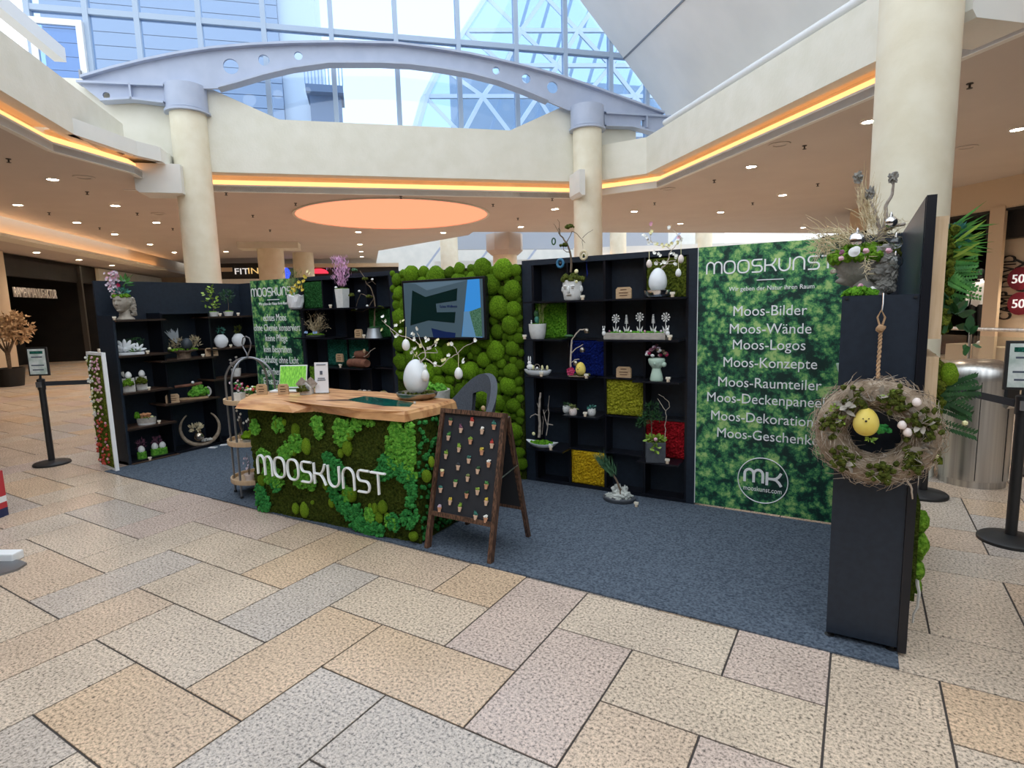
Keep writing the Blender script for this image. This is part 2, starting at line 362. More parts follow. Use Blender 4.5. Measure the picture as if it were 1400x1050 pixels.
# ---- ceilings of the galleries round the atrium
def slab(mb, pts, z0, z1): mb.prism([(0, 0)]+[((p[0]-pts[0][0]), (p[1]-pts[0][1])) for p in pts[1:]], UV(*pts[0], z0), UV(1, 0), UV(0, 1), z1-z0)
c = MB()
RO, RI, LO = 5.70, 6.0, -3.92
slab(c, [(RI, -6), (27, -6), (27, 18.4), (RI, 18.4)], CZ, CZ+.1)                       # right gallery
slab(c, [(RI, 11.3), (RI, 18.4), (3.4, 18.4), (3.4, 12.6), (4.7, 12.6)], CZ, CZ+.1)     # behind the far columns
slab(c, [(3.4, 12.6), (3.4, 18.4), (3.4, 19.2), (.6, 24.2), (.6, 33), (-4.2, 33), (-4.2, 12.6)], CZ, CZ+.1)
slab(c, [(-4.2, 9.9), (-3.62, 11.2), (-3.62, 12.7), (-4.2, 12.7)], CZ, CZ+.1)
slab(c, [(-4.2, -6), (-4.2, 33), (-8, 33), (-8, -6)], CZ, CZ+.1)
slab(c, [(-8.3, -6), (-8.3, 33), (-22, 33), (-22, -6)], 3.55, 3.65)                     # lower ceiling by the left shops
slab(c, [(-22, -13), (27, -13), (27, -6), (-22, -6)], CZ, CZ+.1)
ceil = struct(c.build('ceiling', 'ceiling_paint'))
# ---- parapet fascias with their lit coves
def runs(mb, pts, z0, z1, th):        # upright band along a line of (u, v) points, th thick to the left of travel
    for (a, b) in zip(pts, pts[1:]):
        A, B = UV(*a, 0), UV(*b, 0); d = (B-A); ln = d.length; d.normalize(); n = Vector((-d.y, d.x, 0))
        mb.prism([(0, z0), (ln, z0), (ln, z1), (0, z1)], A, d, (0, 0, 1), -th) if th < 0 else mb.prism([(0, z0), (ln, z0), (ln, z1), (0, z1)], A+n*th, d, (0, 0, 1), th)
def off(pts, d):
    out = []
    for i, p in enumerate(pts):
        a = pts[max(0, i-1)]; b = pts[min(len(pts)-1, i+1)]; t = Vector((b[0]-a[0], b[1]-a[1])).normalized(); out.append((p[0]-t.y*d, p[1]+t.x*d))
    return out
rp = [(RO, -6), (RO, 11.17), (4.57, 12.3)]; lp = [(LO, -6), (LO, 11.8)]; mp_ = [(4.9, 12.3), (-4.5, 12.3)]
FB = 4.22
b = MB(); runs(b, rp, FB, 4.93, -.2); trim1 = struct(b.build('trim_1', 'plaster'))
b = MB(); runs(b, lp[::-1], FB, 4.93, -.2); trim2 = struct(b.build('trim_2', 'plaster'))
lb = [(LO, 9.9), (-3.49, 11.02), (-3.24, 11.35), (-3.24, 12.1)]
b = MB(); runs(b, lb[::-1], FB, 4.45, -.12); b.add([UV(LO, 9.9, 4.45), UV(-3.49, 11.02, 4.45), UV(-3.24, 11.35, 4.45), UV(-3.24, 12.1, 4.45), UV(LO, 12.1, 4.45)], [(0, 1, 2, 3, 4)])
struct(b.build('trim_3', 'plaster_white'))
# far parapet under the big window, rising to the columns at both ends
w0 = Vector(UV(0, 12.3, 0)); prof = [(-5.2, FB), (5.9, FB), (5.9, 5.75), (4.28, 5.75), (3.08, 5.2), (-1.38, 5.2), (-2.62, 5.72), (-5.2, 5.72)]
trim4 = struct(MB().prism(prof[::-1], w0, UV(1, 0), (0, 0, 1), .25).build('trim_4', 'plaster'))
def lip(pts, sgn):
    b = MB(); runs(b, off(pts, sgn*.34), CZ-.005, 4.12, -.06 if sgn > 0 else -.06); return b
k = 5
for nm, pts in (('r', [(RO+.3, -6), (RO+.3, 11.29), (4.69, 12.6)]), ('l', [(-3.62, 12.4), (-3.62, 11.2), (-4.2, 9.9), (-4.2, -6)]), ('m', [(4.9, 12.6), (-4.3, 12.6)])):
    b = MB(); runs(b, pts, CZ-.006, 4.11, -.08); struct(b.build('trim_%d' % k, 'plaster_white')); k += 1
    b = MB(); runs(b, off(pts, -.085), 4.10, 4.21, -.02); lo_ = b.build('cove_light', 'led')  # glowing strip stands in for the cove face lit by hidden lamps
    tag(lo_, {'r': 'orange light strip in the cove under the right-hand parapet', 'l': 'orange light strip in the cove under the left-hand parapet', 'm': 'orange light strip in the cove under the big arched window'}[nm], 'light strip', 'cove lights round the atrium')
    b = MB(); runs(b, off(pts, -.2), 4.05, 4.4, -.02); runs(b, off(pts, .15), 4.30, 4.33, -.5); struct(b.build('trim_%d' % k, 'plaster')); k += 1
# second cove, over the left-hand shops
b = MB(); runs(b, [(-8.3, -6), (-8.3, 33)], 3.55, CZ+.1, .05); struct(b.build('trim_%d' % k, 'shop_cream')); k += 1
b = MB(); runs(b, [(-7.98, -6), (-7.98, 27)], 3.52, 3.60, .06); runs(b, [(-7.9, -6), (-7.9, 27)], 3.50, 3.53, .5); struct(b.build('trim_%d' % k, 'plaster')); k += 1
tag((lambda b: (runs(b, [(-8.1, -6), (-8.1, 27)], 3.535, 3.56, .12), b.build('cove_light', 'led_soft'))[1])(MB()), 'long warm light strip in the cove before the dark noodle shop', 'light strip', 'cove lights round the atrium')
# outer walls that close the hall
for nm, a, b_ in (('wall_left', (-22, -13), (-22, 40)), ('wall_right', (27, -13), (27, 40)), ('wall_front', (-22, -13), (27, -13))):
    b = MB(); runs(b, [a, b_], 0, 4.1, .2); struct(b.build(nm, 'shop_cream'))
# right gallery end, bright second court behind it
b = MB(); runs(b, [(-6, 40), (27, 40)], 0, 11, .3); struct(b.build('wall_back', 'plaster_white'))
# ---- round columns
def column(px_label, u, v, r, z1, cap=None, label=''):
    t = thing('column', label, 'column', UV(u, v), 0, 'round columns of the hall')
    MB().lathe([(r, 0), (r, z1)], 40).build('shaft', 'plaster_cream', t, True)
    MB().lathe([(r+.015, 0), (r+.015, .1)], 40).build('plinth', 'plaster', t, True)
    if cap: cap(t)
    return t
def collar(t):
    MB().lathe([(.33, 5.19), (.375, 5.19), (.375, 5.235), (.33, 5.235)], 40).build('ring', 'steel_paint', t, True)
    MB().lathe([(.345, 5.25), (.345, 5.66), (.0, 5.66)], 40).build('collar', 'steel_paint', t, True)
cL, cM, cR = (-2.92, 12.0), (4.68, 11.82), (4.655, 4.2)
column('L', *cL, .3, 5.3, collar, 'cream column with blue-grey steel collar behind the rose-print shelf wall'.replace('rose-print shelf', 'navy left end'))
column('M', *cM, .3, 5.3, collar, 'cream column with blue-grey steel collar rising behind the black shelf of moss squares')
column('R', *cR, .3, 6.4, None, 'thick cream column beside the steel litter bin')
for nm, (px_, py_, v_) in {'far': (371, 360, 21.5)}.items():
    p = PV(px_, py_, v_); u_, v__ = toUV(p)
    def cap2(t): MB().box((0, 0, 3.9), (1.9, .9, .26), rz=pi/4).build('capital', 'plaster', t)
    column(nm, u_, v__, .42, 3.85, cap2, 'cream column with wide boxy head beside the gym sign')
for px_, v_, lab in ((415, 25, 'slim cream column farther back, behind the feathery fern on the shelf wall'),):
    u_, v__ = toUV(PV(px_, 360, v_)); column('', u_, v__, .4, 3.98, None, lab)
def cap3(t): MB().lathe([(.45, 3.3), (.62, 3.45), (.62, 3.98)], 8).build('capital', 'ceiling_paint', t)
u_, v__ = toUV(PV(690, 340, 19.0)); column('', u_, v__, .40, 3.4, cap3, 'beige column with flared head behind the green ball-moss wall')
for px_, v_, lab in ((614, 24, 'pale column in the bright court behind the screen wall'), (845, 24, 'pale column in the bright court beside the big collared column'), (962, 23, 'pale column in the bright court behind the foliage-print panel')):
    u_, v__ = toUV(PV(px_, 340, v_)); column('', u_, v__, .36, 6.5, None, lab)
# white boxes that tie columns to the ceiling
def bracket(u0, u1, v0, v1, z0, z1, label):
    c_ = UV((u0+u1)/2, (v0+v1)/2, 0); t = thing('ceiling_bracket', label, 'bracket', c_, pi/4, 'plaster boxes between columns and parapet')
    w, d = (u1-u0)/2, (v1-v0)/2
    poly = [(-w, z0+.06), (-w+.05, z0), (w, z0), (w, z1), (-w, z1)]
    MB().prism(poly, (0, d, 0), (1, 0, 0), (0, 0, 1), 2*d).build('body', 'plaster_white', t)
bracket(-3.75, -3.02, 11.55, 12.1, 3.74, 4.23, 'white plaster box between the left collared column and the cove')
bracket(4.3, 4.42, 11.3, 11.9, 3.8, 4.3, 'narrow white plaster box on the column behind the shelf of moss squares')
bracket(4.9, 5.55, 3.95, 4.45, 3.83, 4.7, 'white plaster box on the thick column by the litter bin')
# ---- low walls and galleries of the second court
for (a, b_, z0, z1, y_) in (((3.5, 30), (20, 27), 3.4, 4.0, 0), ((9, 24.5), (22, 20.5), 3.6, 4.1, 1)):
    b = MB(); runs(b, [a, b_], z0, z1, .3); struct(b.build('trim_%d' % k, 'plaster_white')); k += 1
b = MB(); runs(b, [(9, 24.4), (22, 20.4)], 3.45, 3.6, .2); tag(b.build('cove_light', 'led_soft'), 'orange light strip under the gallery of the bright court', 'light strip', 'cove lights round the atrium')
b = MB()
for s_ in range(6): b.bar(UV(2+s_*3.2, 37, 2.0+s_*.1), UV(6+s_*3.2, 37, 7.0), .12, .12)
b.build('brace', 'steel_paint', bpy.data.objects['wall_back'])
# ---- big window above the far parapet
VG = 12.75
win = sroot('window_1'); ZT = 10.2
us = [toUV(PV(x, y, VG))[0] for x, y in ((38, 9), (118, 17), (188, 25), (273, 33), (361, 40), (453, 46), (541, 52), (626, 58), (705, 64), (772, 69), (834, 74), (884, 78), (930, 82))]
zt = PV(541, 52, VG).z
for u_ in us: MB().box(UV(u_, VG, (5.1+ZT)/2), (.09, .16, ZT-5.1), rz=pi/4).build('mullion', 'frame_paint', win)
for z in (5.22, zt, zt+1.75): MB().box(UV((us[0]+us[-1])/2, VG, z), (us[-1]-us[0], .14, .10), rz=pi/4).build('transom', 'frame_paint', win)
for a, b_ in zip(us, us[1:]):
    for z0, z1 in ((5.25, zt-.05), (zt+.05, zt+1.7), (zt+1.8, ZT)):
        MB().box(UV((a+b_)/2, VG, (z0+z1)/2), (b_-a-.08, .016, z1-z0), rz=pi/4).build('pane', 'window_glass', win)
dr = thing('glazed_door', 'narrow glazed service door set in the left of the arched window', 'door', UV((us[0]+us[1])/2, VG-.12, 5.0), pi/4)
dw = (us[1]-us[0])*.8
for x in (-dw/2, dw/2): MB().box((x, 0, .95), (.1, .08, 1.9)).build('stile', 'white_metal', dr)
for z in (.05, 1.85): MB().box((0, 0, z), (dw, .07, .1)).build('rail', 'white_metal', dr)
MB().box((0, 0, .95), (dw-.1, .012, 1.75)).build('pane', 'window_glass', dr)
MB().box((dw/2-.05, -.07, .95), (.03, .06, .18)).build('handle', 'metal_grey', dr)
# ---- steel arch with holes
def plate(name, outer, holes, o, ax, th, material, parent):
    cu = bpy.data.curves.new(name, 'CURVE'); cu.dimensions = '2D'; cu.fill_mode = 'BOTH'; cu.extrude = th/2
    for ring in [outer]+holes:
        sp = cu.splines.new('POLY'); sp.points.add(len(ring)-1); sp.use_cyclic_u = True
        for q, p in zip(sp.points, ring): q.co = (p[0], p[1], 0, 1)
    ob = bpy.data.objects.new(name, cu); COL.objects.link(ob)
    me = bpy.data.meshes.new_from_object(ob.evaluated_get(bpy.context.evaluated_depsgraph_get()))
    bpy.data.objects.remove(ob); bpy.data.curves.remove(cu)
    ax = Vector(ax).normalized(); mt = Matrix(((ax.x, 0, ax.y, o[0]), (ax.y, 0, -ax.x, o[1]), (0, 1, 0, o[2]), (0, 0, 0, 1)))
    me.transform(mt); me.materials.clear(); me.materials.append(M[material]); return link(name, me, parent)
VA = 11.9
def A2(x, y): p = PV(x, y, VA); return toUV(p)[0], p.z
top = [A2(*p) for p in ((114, 108), (155, 96), (199, 85), (244, 76), (289, 69), (345, 64), (398, 61.5), (460, 60.5), (540, 62), (590, 68), (640, 76), (680, 84.5), (720, 94), (760, 105), (800, 118), (850, 136), (905, 156))]
bot = [A2(*p) for p in ((905, 160), (815, 152), (776, 151), (748, 139), (715, 125), (680, 112), (640, 102), (600, 95), (560, 90), (520, 88), (450, 88), (400, 95), (362, 104), (325, 115), (300, 121.5), (240, 123), (114, 111))]
hol = []
for x, y, r in ((316, 91.5, 10), (361, 83, 7.3), (408, 77, 5.5), (678, 97, 5), (719, 108, 6.2), (755, 120, 7.8)):
    u_, z = A2(x, y); q = r*MPP(PV(x, y, VA)); hol.append(arc(u_, z, q, 0, 2*pi*15/16, 15))
ar = thing('steel_arch', 'blue-grey arched steel beam with round holes across the big window', 'beam', UV(cL[0], VA, 5.6))
def loc(p): return Vector(p)-ar.location
plate('web', top+bot, hol, loc(UV(0, VA, 0)), UV(1, 0), .05, 'steel_paint', ar)
def flange(pts, w):
    b = MB(); P = []
    for u_, z in pts: P += [loc(UV(u_, VA-w/2, z-.02)), loc(UV(u_, VA+w/2, z-.02)), loc(UV(u_, VA+w/2, z+.02)), loc(UV(u_, VA-w/2, z+.02))]
    return b.add(P, [(i*4+a, i*4+(a+1) % 4, i*4+4+(a+1) % 4, i*4+4+a) for i in range(len(pts)-1) for a in range(4)])
flange(top, .26).build('flange', 'steel_paint', ar); flange(bot[3:15], .26).build('flange', 'steel_paint', ar)
for sg, pts in ((-1, [(370, 141), (225, 143), (225, 116), (114, 111), (114, 127), (134, 139)]), ):
    pass
for nm, ptop, pbot, hole in (('L', ((108, 114), (226, 119)), ((140, 139), (180, 136.5), (226, 142)), (146, 131, 4.5)), ('R', ((826, 156), (918, 161)), ((826, 173), (862, 174), (900, 184), (916, 178)), (879, 169, 4.5))):
    st = thing('steel_strut', {'L': 'short grey steel strut from the left collar to the gallery', 'R': 'short grey steel strut from the right collar to the gallery'}[nm], 'beam', UV((-4 if nm == 'L' else 5.6), VA, 5.3), 0, 'struts beside the arch')
    l2 = lambda p: Vector(p)-st.location
    pt = [A2(*p) for p in ptop]; pb = [A2(*p) for p in pbot]; u_, z = A2(*hole[:2]); q = hole[2]*MPP(PV(*hole[:2], VA))
    plate('web', pt+pb[::-1], [arc(u_, z, q, 0, 2*pi*11/12, 11)], l2(UV(0, VA, 0)), UV(1, 0), .04, 'steel_paint', st)
    for pts in (pt, pb):
        P = []
        for u_, z in pts: P += [l2(UV(u_, VA-.11, z-.018)), l2(UV(u_, VA+.11, z-.018)), l2(UV(u_, VA+.11, z+.018)), l2(UV(u_, VA-.11, z+.018))]
        MB().add(P, [(i*4+a, i*4+(a+1) % 4, i*4+4+(a+1) % 4, i*4+4+a) for i in range(len(pts)-1) for a in range(4)]).build('flange', 'steel_paint', st)
    um = (pt[0][0]*.4+pt[1][0]*.6); MB().box(l2(UV(um, VA, (pt[0][1]+pb[1][1])/2)), (.03, .22, .26), rz=pi/4).build('stiffener', 'steel_paint', st)
# ---- sloping roof boards over the right gallery, rail pipe, left ledge
b = MB(); sl = (8.03-5.84)/(4.97-6.98)
def SL(u): return 5.84+(u-6.98)*sl
for i, (ua, ub) in enumerate(((7.75, 5.908), (5.892, 3.9))):
    P = [UV(ua, -6, SL(ua)), UV(ua, VG-.1, SL(ua)), UV(ub, VG-.1, SL(ub)), UV(ub, -6, SL(ub))]; n = Vector(UV(1, 0, 1)).normalized()*.08
    MB().add(P+[p+n for p in P], [(0, 1, 2, 3), (7, 6, 5, 4), (0, 4, 5, 1), (1, 5, 6, 2), (2, 6, 7, 3), (3, 7, 4, 0)]).build('panel', 'roof_board', struct(bpy.data.objects['roof_slope']) if 'roof_slope' in bpy.data.objects else sroot('roof_slope'))
rs = bpy.data.objects['roof_slope']; rs.name = 'ceiling_slope'
MB().bar(UV(5.895, -6, SL(5.895)-.002), UV(5.895, VG-.1, SL(5.895)-.002), .03, .03).build('seam', 'metal_grey', rs)
MB().tube([UV(RO+.1, -6, 5.04), UV(RO+.1, 10.6, 5.04)], .055, 12).build('trim_90', 'white_metal', None, True)['kind'] = 'structure'
e1 = PU(88, 85, -4.25); u_, v_ = toUV(e1)
b = MB().box(UV(-4.3, (v_-6)/2, e1.z+.10), (.16, v_+6, .2), rz=pi/4); struct(b.build('trim_91', 'white_metal'))
# ---- lamps and sprinklers
def downlight(x, y, z=CZ, r=.085, watt=26):
    p = PZ(x, y, z); t = MB(); t.lathe([(r, .0), (r*1.25, 0), (r*1.25, -.012), (r, -.012)], 16, cap=False); t.m = 1; t.lathe([(0, -.004), (r, -.004)], 16)
    o = t.build('ceiling_lamp', ['white_metal', 'lamp_white'], None, loc=p)
    tag(o, 'small round downlight in the %s ceiling' % ('lower brown' if z < 3.9 else 'beige gallery'), 'ceiling lamp', 'downlights in the %s ceiling' % ('lower' if z < 3.9 else 'gallery'))
    ld = bpy.data.lights.new('spot', 'SPOT'); ld.energy = watt; ld.color = (1, .84, .67); ld.spot_size = 2.3; ld.spot_blend = .9; ld.shadow_soft_size = .08
    l = bpy.data.objects.new('lamp_beam', ld); COL.objects.link(l); l.parent = o; l.location = (0, 0, -.05)
for q in ((72, 245), (24.5, 280), (157.5, 281), (105, 304), (214, 304), (157, 320), (205, 334), (238, 345), (1027, 227.6), (1070, 266.6), (985, 290), (930, 305.6), (867, 289), (1391, 176.6), (1098, 311), (1300.6, 273.5), (1188, 166), (1025, 325), (759, 285.6), (712, 310), (606, 318), (490, 317), (492, 334), (493.6, 344), (494.6, 351), (309, 344)): downlight(*q, watt=75)
for q in ((50, 345), (108, 355), (153, 362.6)): downlight(*q, z=3.55, watt=40)
def sprinkler(x, y):
    t = MB(); t.lathe([(0, 0), (.035, 0), (.035, -.01), (.012, -.012), (.012, -.05), (.03, -.052), (.03, -.058), (0, -.058)], 8)
    tag(t.build('sprinkler', 'dark_metal', None, loc=PZ(x, y, CZ)), 'small dark sprinkler head hanging from the beige ceiling', 'sprinkler', 'sprinklers in the gallery ceiling')
for q in ((11.5, 217), (119, 262), (67, 290.5), (187.5, 291), (136, 311), (236, 312), (1326, 114), (1100, 199), (1118, 251), (976.6, 246), (1029, 277), (895, 277), (1374, 257), (309, 263), (404, 277.6), (345.5, 294), (369, 314), (548, 268), (674, 279), (708, 298), (755, 271)): sprinkler(*q)
def vent(x, y):
    t = MB(); t.lathe([(0, 0), (.16, 0), (.16, -.012), (.10, -.016), (.10, -.006), (0, -.006)], 16)
    tag(t.build('ceiling_vent', 'ceiling_paint', None, loc=PZ(x, y, CZ)), 'flat round air vent in the beige ceiling', 'vent', 'round vents in the gallery ceiling')
for q in ((115, 242), (1066, 197), (913, 258), (1321, 201), (217, 292)): vent(*q)
dc = (PZ(401, 293, CZ)+PZ(672, 293, CZ)+PZ(537, 272, CZ)+PZ(537, 313, CZ))/4
dl = thing('luminous_disc', 'huge round salmon-lit ceiling disc above the shelf wall', 'ceiling lamp', (dc.x, dc.y, CZ))
MB().lathe([(0, -.012), (2.36, -.012)], 64).build('diffuser', 'disc_light', dl); MB().lathe([(2.36, 0), (2.36, -.03), (2.42, -.03), (2.42, 0)], 64).build('rim', 'plaster', dl, True)  # emissive disc stands in for a dome lit from its cove
# ================================================================ SHOPS AROUND
# left: dark noodle shop along u = -10
shop = thing('noodle_shop', 'dark open noodle shop front with dim lettered sign behind the left barrier post', 'shop front', UV(-10, 21, 0))
def SH(t): return lambda p: Vector(p)-t.location
l = SH(shop)
def box_uv(mb, u0, u1, v0, v1, z0, z1, f): mb.box(f(UV((u0+u1)/2, (v0+v1)/2, (z0+z1)/2)), (abs(u1-u0), abs(v1-v0), z1-z0), rz=pi/4); return mb
box_uv(MB(), -14.1, -14, 19.7, 26, 0, 3.5, l).build('back_wall', 'shop_dark', shop)
box_uv(MB(), -14, -10, 25.4, 25.6, 0, 3.5, l).build('side_wall', 'shop_dark', shop)
box_uv(MB(), -14, -10, 19.5, 19.7, 0, 3.5, l).build('side_wall', 'shop_dark', shop)
box_uv(MB(), -10.2, -10, 19.5, 25.6, 2.9, 3.52, l).build('fascia', 'shop_dark', shop)
box_uv(MB(), -14, -10, 19.6, 25.5, 3.40, 3.5, l).build('shop_ceiling', 'shop_dark', shop)
for v_ in (20.6, 22, 23.4): box_uv(MB(), -12.6, -12.5, v_-.55, v_+.55, 2.25, 2.6, l).build('wall_board', 'shop_brown', shop)
box_uv(MB(), -12.7, -12.2, 20.2, 24.8, 0, 1.05, l).build('serving_counter', 'shop_dark', shop)
for v_ in (24.2,): box_uv(MB(), -10.05, -9.9, v_-.06, v_+.06, 0, 3.5, l).build('post', 'dark_metal', shop)
p0, p1 = PU(19, 402, -9.95), PU(76, 397.5, -9.95)
o = lettering('RAMENMANUFAKTUR', .42, 'sign_dim', shop, l((p0+p1)/2)-Vector((0, 0, .17)), (pi/2, 0, pi*3/4), width=(p1-p0).length, extrude=.02)
# cream pier and shop fronts left and right of it
t = thing('cream_pier', 'cream square pier at the near end of the noodle shop', 'pier', UV(-9.9, 18.9, 0)); box_uv(MB(), -10.4, -9.75, 18.5, 19.35, 0, 3.53, SH(t)).build('shaft', 'shop_cream', t); box_uv(MB(), -10.5, -9.7, 18.45, 19.4, 0, .12, SH(t)).build('plinth', 'shop_dark', t)
t = thing('dark_shop_front', 'black shop front beyond the cream pier', 'shop front', UV(-10, 16, 0)); box_uv(MB(), -10.6, -10.2, 8, 18.5, 0, 3.5, SH(t)).build('panel', 'shop_dark', t); box_uv(MB(), -10.2, -10.1, 8, 18.5, 2.9, 3.1, SH(t)).build('band', 'shop_brown', t)
t = thing('cream_shop_front', 'cream wall bay to the right of the noodle shop', 'shop front', UV(-10, 28, 0)); box_uv(MB(), -10.4, -10.0, 25.65, 32.7, 0, 3.53, SH(t)).build('panel', 'shop_cream', t); box_uv(MB(), -10.0, -9.9, 25.65, 32.7, 2.9, 3.5, SH(t)).build('band', 'plaster', t)
# dry shrub in front of it
def dry_bush(name, label, cat, p, r, m, n, seed):
    t = thing(name, label, cat, (p.x, p.y, 0)); g = random.Random(seed); b = MB()
    for i in range(n):
        a = g.uniform(0, 6.28); e = g.uniform(-.6, 1.1); d = Vector((cos(a)*cos(e), sin(a)*cos(e), sin(e))); q = Vector((0, 0, p.z))+d*r*g.uniform(.35, 1)
        for k_ in range(3): b.leaf(q, Vector((g.gauss(0, 1), g.gauss(0, 1), g.gauss(0, 1)))+d, r*.22, r*.12, (g.random(), g.random(), g.random()), seg=1)
    b.build('foliage', m, t); st = MB()
    for i in range(9):
        a = i*.7; st.tube([(0, 0, 0), (.03*cos(a), .03*sin(a), p.z*.6), (r*.6*cos(a), r*.6*sin(a), p.z+r*.3*sin(i))], [.03, .022, .008], 5)
    st.build('stem', 'branch', t); MB().lathe([(.16, 0), (.24, .0), (.3, .45), (.27, .45), (.25, .4), (0, .4)], 16).build('planter', 'shop_dark', t, True); return t
dry_bush('dried_tree', 'round dried rust-brown tree before the dark noodle shop', 'tree', PU(6, 452, -8.6), .55, 'cork', 420, 5)
# far end: gym sign, blue and red signs
t = thing('gym_shop_front', 'black shop front with white and gold gym lettering behind the left column', 'shop front', UV(-5, 27, 0)); l = SH(t)
z0, z1 = PV(320, 380, 27).z, PV(320, 360, 27).z; u0, u1 = toUV(PV(296, 370, 27))[0], toUV(PV(356, 370, 27))[0]
box_uv(MB(), u0-1, u1+.3, 27, 27.3, 0, z1, l).build('front', 'shop_dark', t); box_uv(MB(), u0-1, u1+.3, 26.95, 27, z0-.35, z0-.05, l).build('light_band', 'lamp_white' if 0 else 'plaster_white', t)
a, b_ = PV(325, 373, 26.97), PV(341, 373, 26.97); lettering('FIT', .36, 'sign_white', t, l(a)+Vector((-.1, -.1, -.06)), (pi/2, 0, pi/4), width=.55, extrude=.02, align='LEFT')
lettering('INN', .36, 'sign_gold', t, l(PV(338.5, 373, 26.97))+Vector((0, 0, -.04)), (pi/2, 0, pi/4), width=.75, extrude=.02, align='LEFT')
box_uv(MB(), toUV(PV(303, 370, 27))[0], toUV(PV(318, 370, 27))[0], 26.93, 26.97, PV(310, 371.5, 27).z, PV(310, 366, 27).z, l).build('small_sign', 'shop_cream', t)
t = thing('far_shop_front', 'dark shop front with blue and red lit signs beyond the left shelf wall', 'shop front', UV(-2, 28, 0)); l = SH(t)
box_uv(MB(), toUV(PV(380, 370, 28))[0], toUV(PV(545, 370, 28))[0], 28, 28.3, 0, PV(440, 366, 28).z, l).build('front', 'shop_dark', t)
box_uv(MB(), toUV(PV(380, 370, 28))[0], toUV(PV(545, 370, 28))[0], 27.7, 28.3, PV(440, 366, 28).z, PV(440, 361, 28).z, l).build('ledge', 'shop_cream', t)
MB().lathe([(0, 0), (.29, 0), (.29, .06), (0, .06)], 20, c=l(PV(388, 374, 27.9)), axis=Matrix.Rotation(pi/4, 3, 'Z') @ Matrix.Rotation(pi/2, 3, 'X')).build('blue_sign', 'sign_blue', t, label='round blue lit sign')
MB().prism(arc(0, 0, .42, 0, pi, 12, .22), l(PV(436, 374, 27.9)), UV(1, 0), (0, 0, 1), .06).build('red_sign', 'sign_red', t, label='arched red lit sign')
struct((lambda b: (runs(b, [(-22, 33), (.6, 33)], 0, 4.1, .2), b.build('wall_far', 'shop_cream'))[1])(MB())).name = 'wall_end'
# right: fashion shop along u = 13
t = thing('fashion_shop', 'fashion shop front with upright black lettering behind the glass rail', 'shop front', UV(13, 9.5, 0)); l = SH(t)
zh = 3.4
box_uv(MB(), 13, 13.25, 4, 13.5, zh-.05, CZ, l).build('header', 'shop_cream', t)
vp = [toUV(PU(x, 420, 13))[1] for x in (1344, 1364)]
box_uv(MB(), 12.98, 13.06, vp[1], vp[0], 0, zh, l).build('pier', 'shop_cream', t)
box_uv(MB(), 16.5, 16.6, 4, 14.5, 0, zh, l).build('back_wall', 'shop_dark', t)
box_uv(MB(), 13, 16.6, 4, 14.5, zh-.1, zh-.02, l).build('shop_ceiling', 'shop_dark', t)
box_uv(MB(), 13.1, 16.5, vp[0]+2.6, vp[0]+2.75, 0, zh, l).build('side_wall', 'shop_dark', t)
va, vb = toUV(PU(1367, 420, 13.5))[1], 5.0
box_uv(MB(), 13.5, 13.6, vb, va, .1, 2.75, l).build('display_wall', 'shop_warm', t); box_uv(MB(), 13.2, 13.6, vb, va+.2, 2.75, zh, l).build('lintel', 'shop_dark', t)
box_uv(MB(), 13.3, 13.6, va, va+.12, 0, 2.8, l).build('jamb', 'shop_dark', t)
box_uv(MB(), 13.1, 13.5, vb, va, .1, .45, l).build('plinth', 'shop_cream', t)
box_uv(MB(), 13.9, 14.6, vp[0]+.2, vp[0]+1.5, 0, .4, l).build('plinth', 'shop_cream', t)
for k_, body, (x0, y0), (x1, y1), h_ in ((0, 'CAMP DAVID', (1381.5, 438), (1381.5, 349), .8), (1, 'SOCCX', (1407, 428), (1409, 352), 1.)):
    A, B = PU(x0, y0, 13.48), PU(x1, y1, 13.48); v_ = toUV(A)[1]
    me = text_mesh(body, .5, extrude=.02, align='LEFT'); me.materials.clear(); me.materials.append(M['rubber'])
    o = link('lettering', me, t, None, None, l(A), None); xs = [q.co.x for q in me.vertices]
    o.matrix_basis = Matrix.Translation(l(Vector((A.x, A.y, A.z)))) @ Matrix.Rotation(-pi/4, 4, 'Z') @ Matrix.Rotation(pi/2, 4, 'X') @ Matrix.Rotation(pi/2, 4, 'Z') @ Matrix.Diagonal(((B.z-A.z)/max(xs), h_, 1, 1))
for y_ in (381, 415):
    p = PU(1395, y_, 13.40); MB().lathe([(0, 0), (.24, 0), (.24, .03), (0, .03)], 20, c=l(p), axis=Matrix.Rotation(-pi/4, 3, 'Z') @ Matrix.Rotation(pi/2, 3, 'X')).build('sale_badge', 'sign_darkred', t, label='dark red round sale badge reading 50')
    lettering('50', .26, 'sign_white', t, l(p+UV(-.06, 0, -.09)), (pi/2, 0, -pi/4), extrude=.01)
ld = bpy.data.lights.new('shop_lamp', 'SPOT'); ld.energy = 120; ld.color = (1, .82, .62); ld.spot_size = 1.7; ld.spot_blend = .6; ld.shadow_soft_size = .1  # added unseen spot that lights the display wall
lo_ = bpy.data.objects.new('shop_lamp', ld); COL.objects.link(lo_); lo_.parent = t; lo_.location = l(UV(13.25, va-1.2, 2.72)); 
l2_ = bpy.data.lights.new('shop_lamp', 'SPOT'); l2_.energy = 90; l2_.color = (1, .86, .7); l2_.spot_size = 1.5; l2_.spot_blend = .7; l2_.shadow_soft_size = .08  # second added spot, unseen, brightens the mannequin in its dark bay
lo_ = bpy.data.objects.new('shop_lamp', l2_); COL.objects.link(lo_); lo_.parent = t; lo_.location = l(UV(13.75, vp[0]+.75, 3.2))
